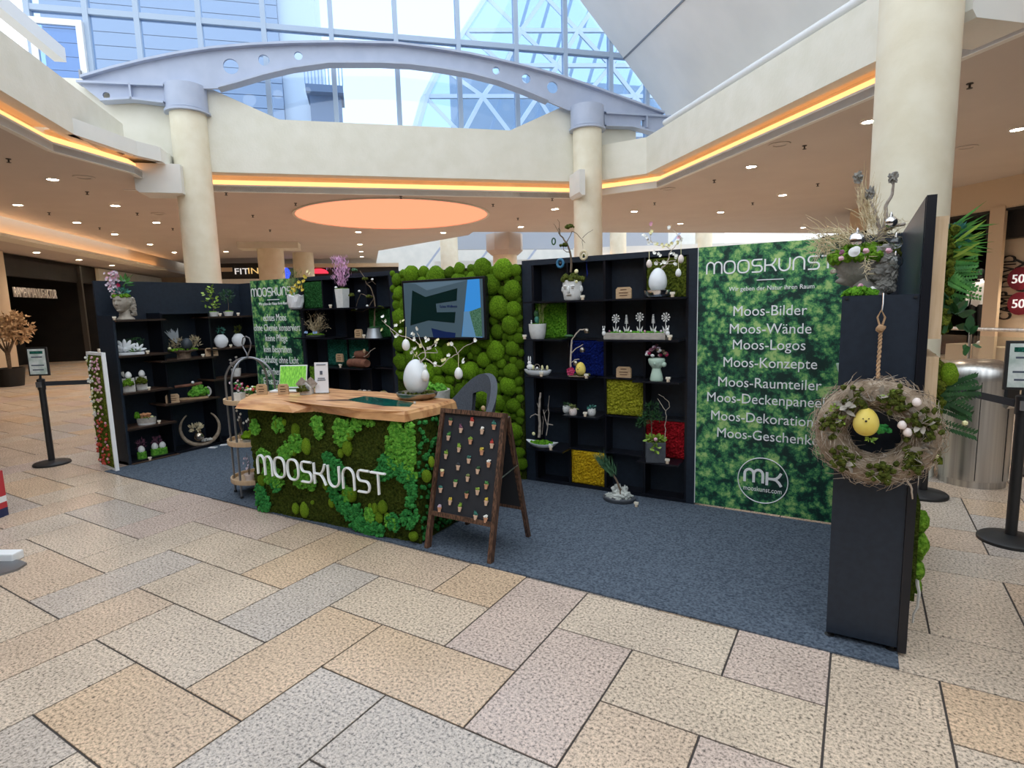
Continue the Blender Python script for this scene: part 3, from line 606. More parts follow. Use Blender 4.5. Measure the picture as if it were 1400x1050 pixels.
# mannequin
mq = PU(1334, 462, 14.25); u_, v_ = toUV(mq); t = thing('mannequin', 'dark headed mannequin in white shirt and bow tie in the shop window', 'mannequin', UV(14.25, v_, .4), -pi/4)
sk = .88
MB().lathe([(.10, .9), (.17, .95), (.16, 1.15), (.21, 1.38), (.19, 1.46), (.07, 1.52), (.06, 1.56)], 16, sy=.62).build('shirt', 'print_white', t, True)
for sg in (-1, 1): MB().tube([(sg*.19, 0, 1.42), (sg*.27, .02, 1.15), (sg*.24, -.06, .92)], [.06, .05, .04], 8).build('sleeve', 'print_white', t, True); MB().tube([(sg*.09, 0, .95), (sg*.1, 0, .5), (sg*.1, .02, 0)], [.10, .075, .055], 8).build('trouser_leg', 'rubber', t, True)
MB().blob((0, 0, 1.68), (.085, .10, .125), 2).build('head', 'rubber', t, True); MB().box((0, -.085, 1.51), (.1, .02, .035)).build('bow_tie', 'rubber', t)
for k_, dx in enumerate((0, .25)):
    p = UV(14.1, v_-.25-dx, .4); t = thing('shoe', 'pale shoe on the shop window plinth', 'shoe', p, -pi/4, 'shoes on the shop plinth'); MB().blob((0, 0, .05), (.05, .14, .06), 2, flat=-.8).build('upper', 'print_white', t, True); MB().box((0, 0, .012), (.09, .27, .024)).build('sole', 'shop_cream', t)
# glass balustrade
t = thing('glass_rail', 'glass balustrade with steel handrail before the fashion shop', 'railing', UV(8.85, 6.5, 0)); l = SH(t)
MB().tube([l(UV(8.85, 3.5, 1.08)), l(UV(8.85, 8.3, 1.08))], .028, 8).build('handrail', 'steel', t, True)
for v_ in (4.2, 5.5, 6.8, 8.1): MB().tube([l(UV(8.85, v_, 0)), l(UV(8.85, v_, 1.06))], .02, 8).build('post', 'steel', t, True)
for v_ in (4.85, 6.15, 7.45): box_uv(MB(), 8.845, 8.855, v_-.6, v_+.6, .12, .98, l).build('pane', 'clear_glass', t)
# ================================================================ OUTSIDE THE WINDOW
t = thing('clad_building', 'pale blue-grey building with horizontal cladding joints outside the window', 'building', UV(-4, 24, 0)); l = SH(t)
ua, ub, uc = toUV(PV(60, 60, 24))[0], toUV(PV(384, 90, 24))[0], toUV(PV(432, 60, 24))[0]
box_uv(MB(), ua, ub, 24.06, 30, 4.3, 17, l).build('core', 'facade_joint', t)
for k_ in range(24): box_uv(MB(), ua, ub, 24, 24.1, 6+k_*.45, 6+k_*.45+.425, l).build('cladding_board', 'facade', t)
box_uv(MB(), ub, uc, 24.3, 29, 4.3, 17, l).build('stair_tower', 'facade_light', t)
uu, uw = toUV(PV(418, 100, 23.5))[0], toUV(PV(468, 100, 23.5))[0]; zb = PV(440, 125, 23.5).z
box_uv(MB(), uu, uw, 22.8, 24.4, zb-.25, zb, l).build('balcony', 'facade_joint', t)
box_uv(MB(), uu+.1, uw-.1, 23.2, 24.4, zb-3.2, zb-.25, l).build('balcony_base', 'facade_joint', t)
for k_ in range(12): MB().tube([l(UV(uu+(uw-uu)*k_/11, 22.85, zb)), l(UV(uu+(uw-uu)*k_/11, 22.85, zb+1.0))], .02, 5).build('baluster', 'frame_paint', t)
MB().tube([l(UV(uu, 22.85, zb+1)), l(UV(uw, 22.85, zb+1))], .035, 6).build('rail', 'frame_paint', t)
# faceted glass house outside
t = thing('glass_house', 'faceted glass house with white lattice frame seen through the right of the window', 'glass building', UV(8, 21, 0)); l = SH(t)
nd = {}
rows = [(185, (566, 632, 700, 768, 840, 905)), (132, (581, 660, 735, 800, 868, 930)), (90, (602, 690, 762, 835, 900)), (42, (634, 712, 790, 862, 925)), (-5, (664, 745, 822, 895)), (-50, (700, 780, 850, 920))]
for i, (y, xs) in enumerate(rows):
    for j, x in enumerate(xs): nd[i, j] = l(PV(x, y, 21-.9*math.sin(min(1, j/3.)*pi/2)+.5*i*.5))
tri = set()
for i in range(len(rows)-1):
    a, b_ = len(rows[i][1]), len(rows[i+1][1]); p = q = 0
    while p < a-1 or q < b_-1:
        xa = rows[i][1][p+1] if p < a-1 else 1e9; xb = rows[i+1][1][q+1] if q < b_-1 else 1e9
        if xa <= xb: tri.add(((i, p), (i, p+1), (i+1, q))); p += 1
        else: tri.add(((i, p), (i+1, q+1), (i+1, q))); q += 1
ed = set()
for tr_ in sorted(tri):
    for a, b_ in ((0, 1), (1, 2), (2, 0)): ed.add(tuple(sorted((tr_[a], tr_[b_]))))
    P = [nd[k_] for k_ in tr_]; n = (P[1]-P[0]).cross(P[2]-P[0]).normalized()*.02
    MB().add(P+[p+n for p in P], [(0, 1, 2), (5, 4, 3), (0, 3, 4, 1), (1, 4, 5, 2), (2, 5, 3, 0)]).build('pane', 'dome_glass', t)
for a, b_ in sorted(ed):
    w = .34 if a[1] == 0 and b_[1] == 0 and a[0] != b_[0] else .13
    MB().bar(nd[a], nd[b_], w, .13).build('lattice_bar', 'facade_light' if w > .2 else 'white_metal', t)
for k_ in range(9): MB().bar(l(UV(4.5+k_*.9, 24.5, 6)), l(UV(7.5+k_*.9, 24.5, 15)), .12, .12).build('inner_truss', 'frame_paint', t)
box_uv(MB(), 4.2, 15, 27, 27.2, 4.3, 12, l).build('rear_wall', 'facade', t)
# ================================================================ THE STAND
tag(MB().span((-6.735, 2.812, -.002), (.215, 4.495, .008)).build('carpet', 'carpet'), 'blue-grey felt carpet laid under the whole moss stand', 'carpet')
YB, X0, X1 = 4.5, -6.75, -.07                # inner faces of the stand walls
ZK = [.035+.321*k_ for k_ in range(7)]
def felt(w, h, seed=0, n=22, amp=.016):       # bumpy moss tile in the xz plane, facing -y
    g = random.Random(seed); b = MB(); P = []
    for j in range(n+1):
        for i in range(n+1):
            e = 0 if i in (0, n) or j in (0, n) else 1
            P.append((w*(i/n-.5)+e*g.uniform(-.3, .3)*w/n, -.004-e*g.uniform(.2, 1)*amp, h*j/n+e*g.uniform(-.3, .3)*h/n))
    return b.add(P, [(j*(n+1)+i, j*(n+1)+i+1, (j+1)*(n+1)+i+1, (j+1)*(n+1)+i) for j in range(n) for i in range(n)])
def shelf_unit(label, x0, x1, cols, squares, boards, recess=.15):
    t = thing('shelf_unit', label, 'shelf', (x0, YB, 0)); w = x1-x0
    cx = [c-x0 for c in cols]
    MB().span((0, recess, 0), (w, recess+.02, 2.0)).build('back_panel', 'board_navy', t)
    MB().span((0, 0, 0), (cx[0]-.01, recess, 2.0)).build('side_post', 'board_navy', t); MB().span((cx[-1]+.01, 0, 0), (w, recess, 2.0)).build('side_post', 'board_navy', t)
    for c_ in cx: MB().span((c_-.01, .004, .03), (c_+.01, recess, 1.96)).build('divider', 'board_black', t)
    MB().span((cx[0]-.01, .0, 1.955), (cx[-1]+.01, recess, 2.0)).build('top_rail', 'board_navy', t); MB().span((cx[0]-.01, 0, 0), (cx[-1]+.01, recess, .035)).build('plinth', 'board_black', t)
    for k_ in range(1, 6):
        MB().span((cx[0], .006, ZK[k_]-.016), (cx[-1], recess, ZK[k_]-.002)).build('cross_rail', 'board_black', t)
    for (ci, ri, m) in squares:
        a, b_ = cx[ci]+.012, cx[ci+1]-.012
        o = felt(b_-a, .30, ci*7+ri).build('moss_square', 'felt_'+m, t, label=m+' moss tile'); o.location = ((a+b_)/2, .02, ZK[ri]+.003)
    for (a, b_, k_, fr) in boards:       # boards that stand out in front of the frame
        MB().span((cx[0]+a*(cx[-1]-cx[0]), -fr, ZK[k_]-.014), (cx[0]+b_*(cx[-1]-cx[0]), recess-.01, ZK[k_])).build('shelf_board', 'board_black', t)
    return t
BF = .17
shelf_unit('black gridded shelf wall with red, yellow, blue and green moss squares', -2.585, -1.062, [-2.48, -2.145, -1.81, -1.47, -1.135],
           [(3, 5, 'olive'), (0, 4, 'green'), (1, 3, 'blue'), (2, 2, 'lime'), (3, 1, 'red'), (1, 0, 'yellow')],
           [(0, 1, 5, BF), (0, .27, 4, BF), (.5, .99, 4, BF), (0, .44, 3, BF), (.5, .74, 3, .02), (.72, .99, 3, BF), (.26, .5, 2, BF), (0, .26, 1, BF), (.75, .99, 1, BF)])
shelf_unit('black gridded shelf wall left of the screen, with teal and dark green squares', -5.56, -4.11, [-5.5, -5.17, -4.83, -4.5, -4.17],
           [(0, 5, 'forest'), (1, 3, 'teal'), (2, 3, 'teal'), (0, 2, 'grass'), (3, 4, 'forest')],
           [(0, 1, 5, BF), (0, .6, 4, BF), (.5, 1, 4, BF), (.25, .8, 3, BF), (.1, .5, 2, .02)])
# ---- printed foliage panels
def strokes():
    L_ = {}
    L_['m'] = (1.45, [[(0, 0), (0, .62)]+arc(.36, .62, .36, pi, 0, 8, .36)+[(.72, 0)], [(.72, .62)]+arc(1.08, .62, .36, pi, 0, 8, .36)+[(1.44, 0)]])
    L_['o'] = (1.05, [[(.5+.5*math.copysign(abs(cos(a))**.75, cos(a)), .5+.5*math.copysign(abs(sin(a))**.75, sin(a))) for a in [2*pi*i/24 for i in range(25)]]])
    L_['s'] = (.95, [[(.92, .98), (.28, .98)]+arc(.26, .745, .245, pi/2, 3*pi/2, 7)+[(.66, .5)]+arc(.66, .25, .25, pi/2, -pi/2, 7)+[(.0, 0)]])
    L_['k'] = (1.0, [[(0, 1), (0, 0)], [(0, .5), (.42, .5)], [(.42, .5), (.62, .55), (.8, .72), (.95, 1)], [(.42, .5), (.62, .45), (.8, .28), (.98, 0)]])
    L_['u'] = (1.0, [[(0, 1), (0, .4)]+arc(.46, .4, .46, pi, 2*pi, 10, .4)+[(.92, 1)]])
    L_['n'] = (1.0, [[(0, 0), (0, .6)]+arc(.46, .6, .46, pi, 0, 10, .4)+[(.92, 0)]])
    L_['t'] = (1.0, [[(-.1, .97), (1.0, .97)], [(.45, .97), (.45, 0)]])
    return L_
LET = strokes()
def logo_word(word, parent, x0, x1, z0, h, y, r, material, depth=None):
    tot = sum(LET[c][0] for c in word)+.22*(len(word)-1)-.05; sx = (x1-x0)/tot; x = 0
    for c in word:
        b = MB()
        for path in LET[c][1]:
            pts = [(x0+(x+px_)*sx, y, z0+pz_*h) for px_, pz_ in path]
            b.tube(pts, r, 6, closed=False)
        if depth is not None: b.v = [(p[0], y+(p[1]-y)*depth, p[2]) for p in b.v]
        b.build('letter', material, parent, True); x += LET[c][0]+.22
def text_line(t, body, x0, x1, yb, cap, Y, material='print_white', width=True, **kw):
    A, B = PY(x0, yb, Y), PY(x1, yb, Y); m = PY((x0+x1)/2, yb, Y)
    lettering(body, cap, material, t, (m.x-t.location.x, Y-t.location.y, m.z), width=(B.x-A.x) if width else None, **kw)
def panel(label, x0, x1):
    t = thing('printed_panel', label, 'panel', ((x0+x1)/2, YB, 0)); w = (x1-x0)/2
    MB().span((-w, 0, .02), (w, .03, 2.0)).build('board', 'foliage_print', t); MB().span((-w-.008, .004, .02), (-w, .03, 2.0)).build('edge_strip', 'print_white', t); return t
YT = YB-.003
pn = panel('tall foliage-print panel listing moss pictures, walls, logos and gifts', -1.055, -.065)
q = lambda x, y: (930+x/2.624, 320+y/2.624)
A, B = PY(*q(95, 150), YT), PY(*q(95, 100), YT); E_ = PY(*q(552, 130), YT)
logo_word('mooskunst', pn, A.x+.56, E_.x+.56, (A.z+.01), .088, YT-YB, .0062, 'print_white', .25)
C_ = PY(*q(322, 163), YT); MB().box((C_.x+.56, YT-YB, C_.z), (.175, .004, .006)).build('underline', 'print_white', pn)
x0, yb = q(170, 200); x1, _ = q(476, 200); text_line(pn, 'Wir geben der Natur ihren Raum', x0, x1, yb, .045, YT)
for body, a, b_, y_ in (('Moos-Bilder', 185, 449, 292), ('Moos-Wände', 172, 464, 357), ('Moos-Logos', 184, 444, 415), ('Moos-Konzepte', 148, 483, 480), ('Moos-Raumteiler', 127, 496, 553), ('Moos-Deckenpaneele', 85, 532, 612), ('Moos-Dekorationen', 101, 520, 680), ('Moos-Geschenke', 124, 487, 742)):
    x0, yb = q(a, y_); x1, _ = q(b_, y_); text_line(pn, body, x0, x1, yb, .105, YT)
LC = PY(*q(295, 885), YT); lc = (LC.x+.56, YT-YB, LC.z)
MB().tube([(lc[0]+.172*cos(a), lc[1], lc[2]+.172*sin(a)) for a in [2*pi*i/48 for i in range(48)]], .004, 6, True).build('logo_ring', 'print_white', pn, True)
b = MB()
for path in LET['m'][1]: b.tube([(lc[0]-.125+.088*px_, lc[1], lc[2]-.02+.10*pz_) for px_, pz_ in path], .011, 6)
for path in LET['k'][1]: b.tube([(lc[0]+.03+.10*px_, lc[1], lc[2]-.03+.10*pz_) for px_, pz_ in path], .011, 6)
b.v = [(p[0], lc[1]+(p[1]-lc[1])*.25, p[2]) for p in b.v]; b.build('logo', 'print_white', pn, True)
lettering('mooskunst.com', .052, 'print_white', pn, (lc[0], lc[1], lc[2]-.085), width=.265)
pl = panel('foliage-print panel about real preserved moss, in the left corner of the stand', -6.44, -5.58); cxl = (-6.44-5.58)/2
q = lambda x, y: (330+x/5.68, 375+y/5.68)
A, E_ = PY(*q(80, 175), YT), PY(*q(400, 165), YT); logo_word('mooskunst', pl, A.x-cxl, E_.x-cxl+.06, A.z, .095, YT-YB, .0085, 'print_white', .25)
C_ = PY(*q(247, 197), YT); MB().box((C_.x-cxl, YT-YB, C_.z), (.22, .004, .01)).build('underline', 'print_white', pl)
x0, yb = q(135, 238); x1, _ = q(362, 238); text_line(pl, 'Wir geben der Natur ihren Raum', x0, x1, yb, .05, YT)
for body, a, b_, y_ in (('echtes Moos', 170, 348, 362), ('ohne Chemie konserviert', 95, 452, 440), ('keine Pflege', 187, 356, 520), ('kein Besprühen', 175, 387, 607), ('nachhaltig ohne Licht', 145, 440, 690), ('möglicher', 160, 300, 778), ('Einsatz', 175, 290, 855)):
    x0, yb = q(a, y_); x1, _ = q(b_, y_); text_line(pl, body, x0, x1, yb, .12, YT)
# ---- ball-moss wall with the screen
mw = thing('moss_wall', 'bright green ball-moss wall carrying the black screen', 'moss wall', (-3.345, YB, 0))
MB().span((-.75, -.02, 0), (.75, .05, 1.97)).build('backing', 'moss_dark', mw)
gm = random.Random(11); cush = []
mesh_c = []
for s_ in range(8):
    o = MB().blob((0, 0, 0), (1, .62, 1), 3, .13, 2.2, seed=s_+1).build('moss_cushion', 'moss_ball', None, True); mesh_c.append(o.data); bpy.data.objects.remove(o)
for rad, tries in ((.105, 300), (.084, 1200), (.062, 4000), (.046, 9000), (.034, 9000)):
    for _ in range(tries):
        r = rad*gm.uniform(.85, 1.12); x, z = gm.uniform(-.75, .75), gm.uniform(.06, 1.97)
        if -.46 < x < .44 and 1.36 < z < 1.80: continue
        if x < -.2 and z < .88 or (x < .3 and z < .6): continue                # behind the counter
        dens = 1.0 if z > 1.25 else .72 if z > .7 else .42
        if gm.random() > dens**2: continue
        if abs(x) > .77-r*.75 or z > 2.03-r*.8: continue
        if all((x-a)**2+(z-c_)**2 > (.80*(r+q_))**2 for a, c_, q_ in cush): cush.append((x, z, r))
cush = cush[:300]
for i, (x, z, r) in enumerate(cush):
    o = link('moss_cushion', mesh_c[i % 8], mw, None, None, (x, -.02-.2*r, z), (0, gm.uniform(0, 6.28), 0)); o.scale = (r*gm.uniform(.95, 1.08), r, r*gm.uniform(.9, 1.05))
tv = thing('television', 'black flat screen showing a moss-clad wall, hung on ball moss', 'television', (-3.375, 4.38, 1.595)); q = lambda x, y: (lambda p: (p.x+3.375, p.z-1.595))(PY(540+x/10, 370+y/10, 4.365))
MB().box((0, 0, 0), (.98, .05, .57), bev=.006).build('housing', 'tv_frame', tv); MB().box((0, .04, 0), (.4, .05, .3)).build('wall_mount', 'tv_frame', tv)
MB().box((.0, -.026, .0), (.93, .004, .525)).build('screen', mat('scr_a', (.06, .10, .13), .2, emit=.045, ecol=(.26, .38, .46)), tv)
def scr(name, pts, m, dy):
    MB().prism([q(*p) for p in pts][::-1], (0, -.0265-dy, 0), (1, 0, 0), (0, 0, 1), .0015).build(name, m, tv)
mat('scr_sky', (.03, .15, .4), .2, emit=.25, ecol=(.05, .34, .85)); mat('scr_dark', (.005, .02, .02), .2, emit=.02, ecol=(.01, .05, .04)); mat('scr_blue', (.08, .2, .35), .2, emit=.12, ecol=(.25, .50, .80)); mat('scr_navy', (.01, .02, .08), .2, emit=.05, ecol=(.02, .06, .25)); mat('scr_tree', (.05, .15, .08), .2, (.15, .3, .2), 90, emit=.03); mat('scr_ceil', (.08, .13, .17), .2, emit=.09, ecol=(.30, .44, .58))
scr('screen_ceiling', [(180, 175), (990, 135), (450, 270), (290, 180)], 'scr_ceil', .001)
scr('screen_sky', [(1003, 125), (1165, 112), (1205, 915), (925, 900)], 'scr_sky', .001); scr('screen_street', [(955, 560), (1180, 540), (1200, 915), (935, 900)], 'scr_blue', .002); scr('screen_tree', [(1030, 560), (1190, 500), (1205, 900), (1120, 900), (1070, 720)], 'scr_tree', .003)
scr('screen_moss', [(250, 270), (430, 360), (865, 240), (855, 410), (570, 450), (585, 570), (840, 565), (828, 715), (470, 680), (225, 750)], 'scr_dark', .002); scr('screen_sofa', [(510, 785), (690, 830), (840, 850), (835, 915), (540, 915)], 'scr_navy', .002)
tx = q(745, 505); lettering('Echte Wellness', .035, 'scr_navy', tv, (tx[0], -.031, tx[1]), width=.20)
# ---- left end: wall shelf
lu = thing('wall_shelf', 'black stepped shelf with brown boards along the left end wall', 'shelf', (-6.9, 3.06, 0)); lx = lambda x: x+6.9
MB().span((lx(-7.08), 0, 0), (lx(-7.05), 1.74, 2.0)).build('end_wall', 'board_navy', lu)
MB().span((lx(-7.05), 1.70, 0), (lx(-6.44), 1.74, 2.0)).build('corner_wall', 'board_navy', lu)
MB().span((lx(-7.05), 0, 0), (lx(-6.74), .025, 1.625)).build('side_panel', 'board_navy', lu)
for y_ in (.50, 1.06): MB().span((lx(-7.05), y_, 0), (lx(-6.76), y_+.022, 1.63)).build('upright', 'board_black', lu)
MB().span((lx(-7.05), .5, 1.625), (lx(-6.76), 1.08, 1.645)).build('top_board', 'board_navy', lu)
MB().span((lx(-7.05), 0, 0), (lx(-6.76), 1.7, .03)).build('plinth', 'board_black', lu)
LBX = lx(-6.70)
def brd(y0, y1, z): MB().span((lx(-7.05), y0, z-.018), (LBX, y1, z)).build('shelf_board', 'shelf_wood', lu); MB().span((LBX, y0, z-.02), (LBX+.004, y1, z+.001)).build('board_edge', 'board_edge', lu)
zl = [PX(x, y, -6.70).z for x, y in ((180, 437), (190, 485), (195, 535), (200, 583), (205, 630))]
zm = [PX(x, y, -6.70).z for x, y in ((250, 491), (262, 548))]
zr = [PX(x, y, -6.70).z for x, y in ((315, 432), (318, 475), (320, 516))]
for z in zl: brd(.02, .53, z)
for z in zm: brd(.42, 1.08, z)
for z in zr: brd(1.02, 1.69, z)
# ---- picture of flowers and moss leaning on the left end
fm = thing('moss_picture', 'white-framed upright picture of moss with white and red flowers on the left end', 'picture', (-6.84, 2.905, 0), -.12)
w, h_ = .235, 1.25
for x in (-w, w-.03): MB().span((x+.008 if x > 0 else x, -.014, .03), (x+.03 if x > 0 else x+.008, .022, h_-.03)).build('frame_side', 'print_white', fm)
MB().span((-w, -.014, h_-.03), (w, .022, h_)).build('frame_top', 'print_white', fm); MB().span((-w, -.014, 0), (w, .022, .03)).build('frame_foot', 'print_white', fm)
o = felt(2*w-.06, h_-.06, 5, 34, .03).build('moss_bed', 'felt_olive', fm); o.location = (0, 0, .03)
g = random.Random(21)
for k_ in range(150):
    z = g.uniform(.05, h_-.05); x = g.uniform(-w+.04, w-.05)
    if z > .55: m = 'petal_white' if x < -.03 else ('petal_pink' if g.random() < .8 else 'petal_cream')
    else: m = 'petal_red' if g.random() < .75 else 'petal_pink'
    if k_ % 3 == 0: m = 'petal_cream' if x < 0 and z > .5 else m
    MB().blob((x, -.036, z), (.014, .012, .014), 1, .4, 3, seed=k_).build('flower', m, fm)
# ---- right end: tall wall, box shelf
ru = thing('end_shelf', 'slim navy end cabinet carrying the mossy stone head and the nest wreath', 'shelf', (.07, 2.93, 0)); rx = lambda x: x-.07
MB().span((rx(-.07), 0, .035), (rx(.21), .02, 1.607)).build('front_panel', 'board_navy', ru); MB().span((rx(-.07), 1.0, .035), (rx(.21), 1.02, 1.607)).build('rear_panel', 'board_navy', ru)
MB().span((rx(-.07), .0202, 1.587), (rx(.2075), .9998, 1.6065)).build('top_board', 'board_navy', ru)
for z in (.04, .43, .82, 1.21): MB().span((rx(-.069), .02, z), (rx(.21), 1.0, z+.018)).build('shelf_board', 'board_black', ru)
MB().span((rx(.211), -.01, .02), (rx(.245), 1.60, 2.0)).build('end_wall', 'board_black', ru); MB().span((rx(.208), .01, .04), (rx(.2125), 1.59, 1.995)).build('wall_lining', 'board_navy', ru)
MB().span((rx(-.062), 1.57, .02), (rx(.21), 1.60, 2.0)).build('corner_wall', 'board_navy', ru)
for x in (-.055, .19): MB().lathe([(.022, 0), (.022, .01), (.012, .014), (.012, .036)], 12, c=(rx(x), .03, .0)).build('foot', 'rubber', ru)
for x in (-.05, .195): MB().box((rx(x), -.003, 1.595), (.012, .008, .008)).build('screw', 'rubber', ru)
# ---- counter
ct = thing('counter', 'moss-clad counter with white lettering and live-edge wood top', 'counter', (-3.35, 2.87, .004), math.radians(2.0)); CW, CD, CH = .83, .46, .865
cmi = Matrix.Translation(ct.location) @ Matrix.Rotation(math.radians(2), 4, 'Z'); cmi.invert()
def CP(x, y): # photo pixel -> (x, z) on the counter front
    d = ray(x, y); o_ = cmi @ EYE; d2 = cmi.to_3x3() @ d; p = o_+d2*((-.03-o_.y)/d2.y); return p.x, p.z
MB().span((-CW, .0, 0), (CW, CD, CH)).build('body', 'moss_dark', ct)
nx, nz = 130, 66; P = []; g = random.Random(9)
for j in range(nz+1):
    for i in range(nx+1):
        x, z = -CW-.02+(2*CW+.04)*i/nx, .0+CH*j/nz; n_ = noise.noise((x*5, z*5, 1.5))*.018+noise.noise((x*17, z*17, 3))*.012
        P.append((x+g.uniform(-.004, .004), -.022+n_+g.uniform(-.006, .006), z))
MB().add(P, [(j*(nx+1)+i, j*(nx+1)+i+1, (j+1)*(nx+1)+i+1, (j+1)*(nx+1)+i) for j in range(nz) for i in range(nx)]).build('flat_moss', 'moss_dark', ct)
frA, frB = MB(), MB(); g = random.Random(4); q = lambda x, y: CP(280+x/3.043, 460+y/3.043)
for n_, (x, y, r) in enumerate(((840, 390, 46), (800, 385, 30), (790, 440, 34), (905, 400, 40), (930, 480, 34), (640, 360, 26), (560, 370, 24), (690, 350, 20), (880, 430, 50), (900, 480, 48), (850, 480, 42), (860, 540, 42), (930, 430, 36), (945, 380, 34), (820, 430, 30), (955, 470, 26), (600, 380, 32), (570, 420, 30), (470, 360, 25), (480, 400, 20), (280, 570, 36), (305, 590, 32), (350, 470, 28), (330, 485, 22), (400, 590, 32), (440, 600, 30), (255, 500, 25), (215, 375, 24), (310, 365, 28), (385, 440, 32), (240, 490, 20), (780, 770, 26), (690, 740, 24), (600, 650, 26),
    (800, 500, 42), (765, 540, 42), (740, 570, 26), (860, 600, 38), (878, 650, 28), (830, 560, 36), (520, 510, 26), (555, 545, 30), (560, 600, 30), (540, 650, 25), (580, 700, 32), (620, 750, 32), (660, 790, 36), (715, 805, 36), (690, 820, 26), (790, 770, 30), (850, 760, 32), (910, 740, 30), (640, 720, 22), (250, 690, 34), (235, 640, 24), (300, 620, 22), (860, 690, 18), (255, 720, 22))):
    fb = frA if n_ < 35 else frB
    cx_, cz_ = q(x, y); rr = 1.18*r/3.043*MPP(PY(280+x/3.043, 460+y/3.043, 2.85))
    for _ in range(int(10+rr*rr*19000)):
        a, d = g.uniform(0, 6.28), rr*math.sqrt(g.random())*1.05; z = cz_+d*sin(a); x_ = cx_+d*cos(a)
        if z < .01 or z > CH-.01 or abs(x_) > CW+.02: continue
        s_ = g.uniform(.009, .017); fb.blob((x_, -.035-g.uniform(0, .018), z), (s_, s_, s_), 1, .75, 2.3, seed=g.randint(0, 900))
for z_ in range(200): # right side of the counter
    s_ = g.uniform(.012, .02); frB.blob((CW+.012, g.uniform(0, CD), g.uniform(.02, CH-.02)), (s_, s_, s_), 1, .7, 2.3, seed=z_)
frA.build('reindeer_moss', 'moss_frill', ct, kind='stuff', label='crinkled light green reindeer moss'); frB.build('reindeer_moss', 'moss_frill2', ct, kind='stuff', label='crinkled deep green reindeer moss')
for n_, (x, y, a, b_) in enumerate(((380, 390, 21, 31), (425, 457, 23, 36), (595, 462, 24, 36), (240, 598, 20, 25), (508, 620, 17, 20), (615, 658, 23, 32), (585, 650, 14, 22), (530, 690, 16, 22), (380, 715, 17, 25), (418, 720, 23, 35), (742, 708, 23, 30), (710, 715, 16, 24), (728, 752, 20, 25), (870, 830, 23, 22), (925, 580, 23, 28), (945, 520, 14, 24), (365, 430, 14, 18), (568, 485, 15, 20), (305, 365, 16, 20), (332, 358, 13, 15), (605, 410, 18, 24), (450, 690, 9, 9), (375, 480, 14, 18), (760, 745, 12, 14), (222, 640, 12, 14), (690, 705, 10, 13))):
    cx_, cz_ = q(x, y); s_ = MPP(PY(280+x/3.043, 460+y/3.043, 2.85))/3.043
    MB().blob((cx_, -.035, cz_), (a*s_, min(a, b_)*s_*.75, b_*s_), 3, .12, 2.2, seed=n_+30).build('moss_cushion', 'moss_bright', ct, True)
A_, B_ = CP(362, 644), CP(533, 671)
logo_word('mooskunst', ct, A_[0]-.005, B_[0]+.01, (A_[1]+B_[1])/2-.012, .158, -.085, .0086, 'print_white', 1.5)
# wood slab: top outline, live edge to a wider lower outline
tops = [(-4.33, 2.95), (-4.10, 2.88), (-3.8, 2.84), (-3.45, 2.80), (-3.1, 2.78), (-2.85, 2.80), (-2.66, 2.80), (-2.55, 2.84), (-2.53, 3.1), (-2.55, 3.37), (-2.9, 3.40), (-3.4, 3.46), (-3.75, 3.44), (-4.03, 3.47), (-4.25, 3.30), (-4.36, 3.1)]
def edge_pts(pix, z): return [PZ(x, y, z) for x, y in pix]
lows = [PZ(x, y, .868) for x, y in ((321, 558), (360, 561), (400, 564), (430, 562.5), (460, 566.5), (490, 572), (520, 574), (553, 577))]
lows = [(p.x, p.y) for p in lows]+[(-2.50, 3.12), (-2.52, 3.38), (-2.9, 3.42), (-3.4, 3.48), (-3.75, 3.46), (-4.03, 3.49), (-4.28, 3.32), (-4.38, 3.1)]
sl_ = ct; inv = cmi
Pt = [inv @ Vector((x, y, .935)) for x, y in tops]; Pl = [inv @ Vector((x, y, .866)) for x, y in lows]; Pm = [inv @ Vector(((tops[i][0]*.35+lows[i][0]*.65), (tops[i][1]*.35+lows[i][1]*.65), .915)) for i in range(16)]
MB().add(Pt+Pm+Pl, [tuple(range(16))]+[tuple(range(47, 31, -1))]+[(k_*16+(i+1) % 16, k_*16+i, k_*16+16+i, k_*16+16+(i+1) % 16) for k_ in range(2) for i in range(16)]).build('wood_top', 'slabwood', ct)
rs_ = [(427, 547), (492, 541), (530, 545), (560, 549.5), (556, 555), (520, 554), (480, 549.5)]
Pr = [PZ(x, y, .936) for x, y in ((472, 546.5), (498, 541.5), (530, 545), (566, 550.5), (560, 556), (525, 555), (490, 549.5))]
Pr = [inv @ p for p in Pr]; MB().add(Pr+[p-Vector((0, 0, .01)) for p in Pr], [tuple(range(7))[::-1]]+[(i, (i+1) % 7, 7+(i+1) % 7, 7+i) for i in range(7)]).build('resin_inlay', 'resin', ct, label='dark green resin inlay')
Pk = [inv @ PZ(x, y, .9362) for x, y in ((432, 547.6), (474, 545.6), (484, 548.6), (474, 548.2))]; MB().add(Pk+[p-Vector((0, 0, .01)) for p in Pk], [(3, 2, 1, 0)]+[(i, (i+1) % 4, 4+(i+1) % 4, 4+i) for i in range(4)]).build('wood_crack', 'engrave', ct)
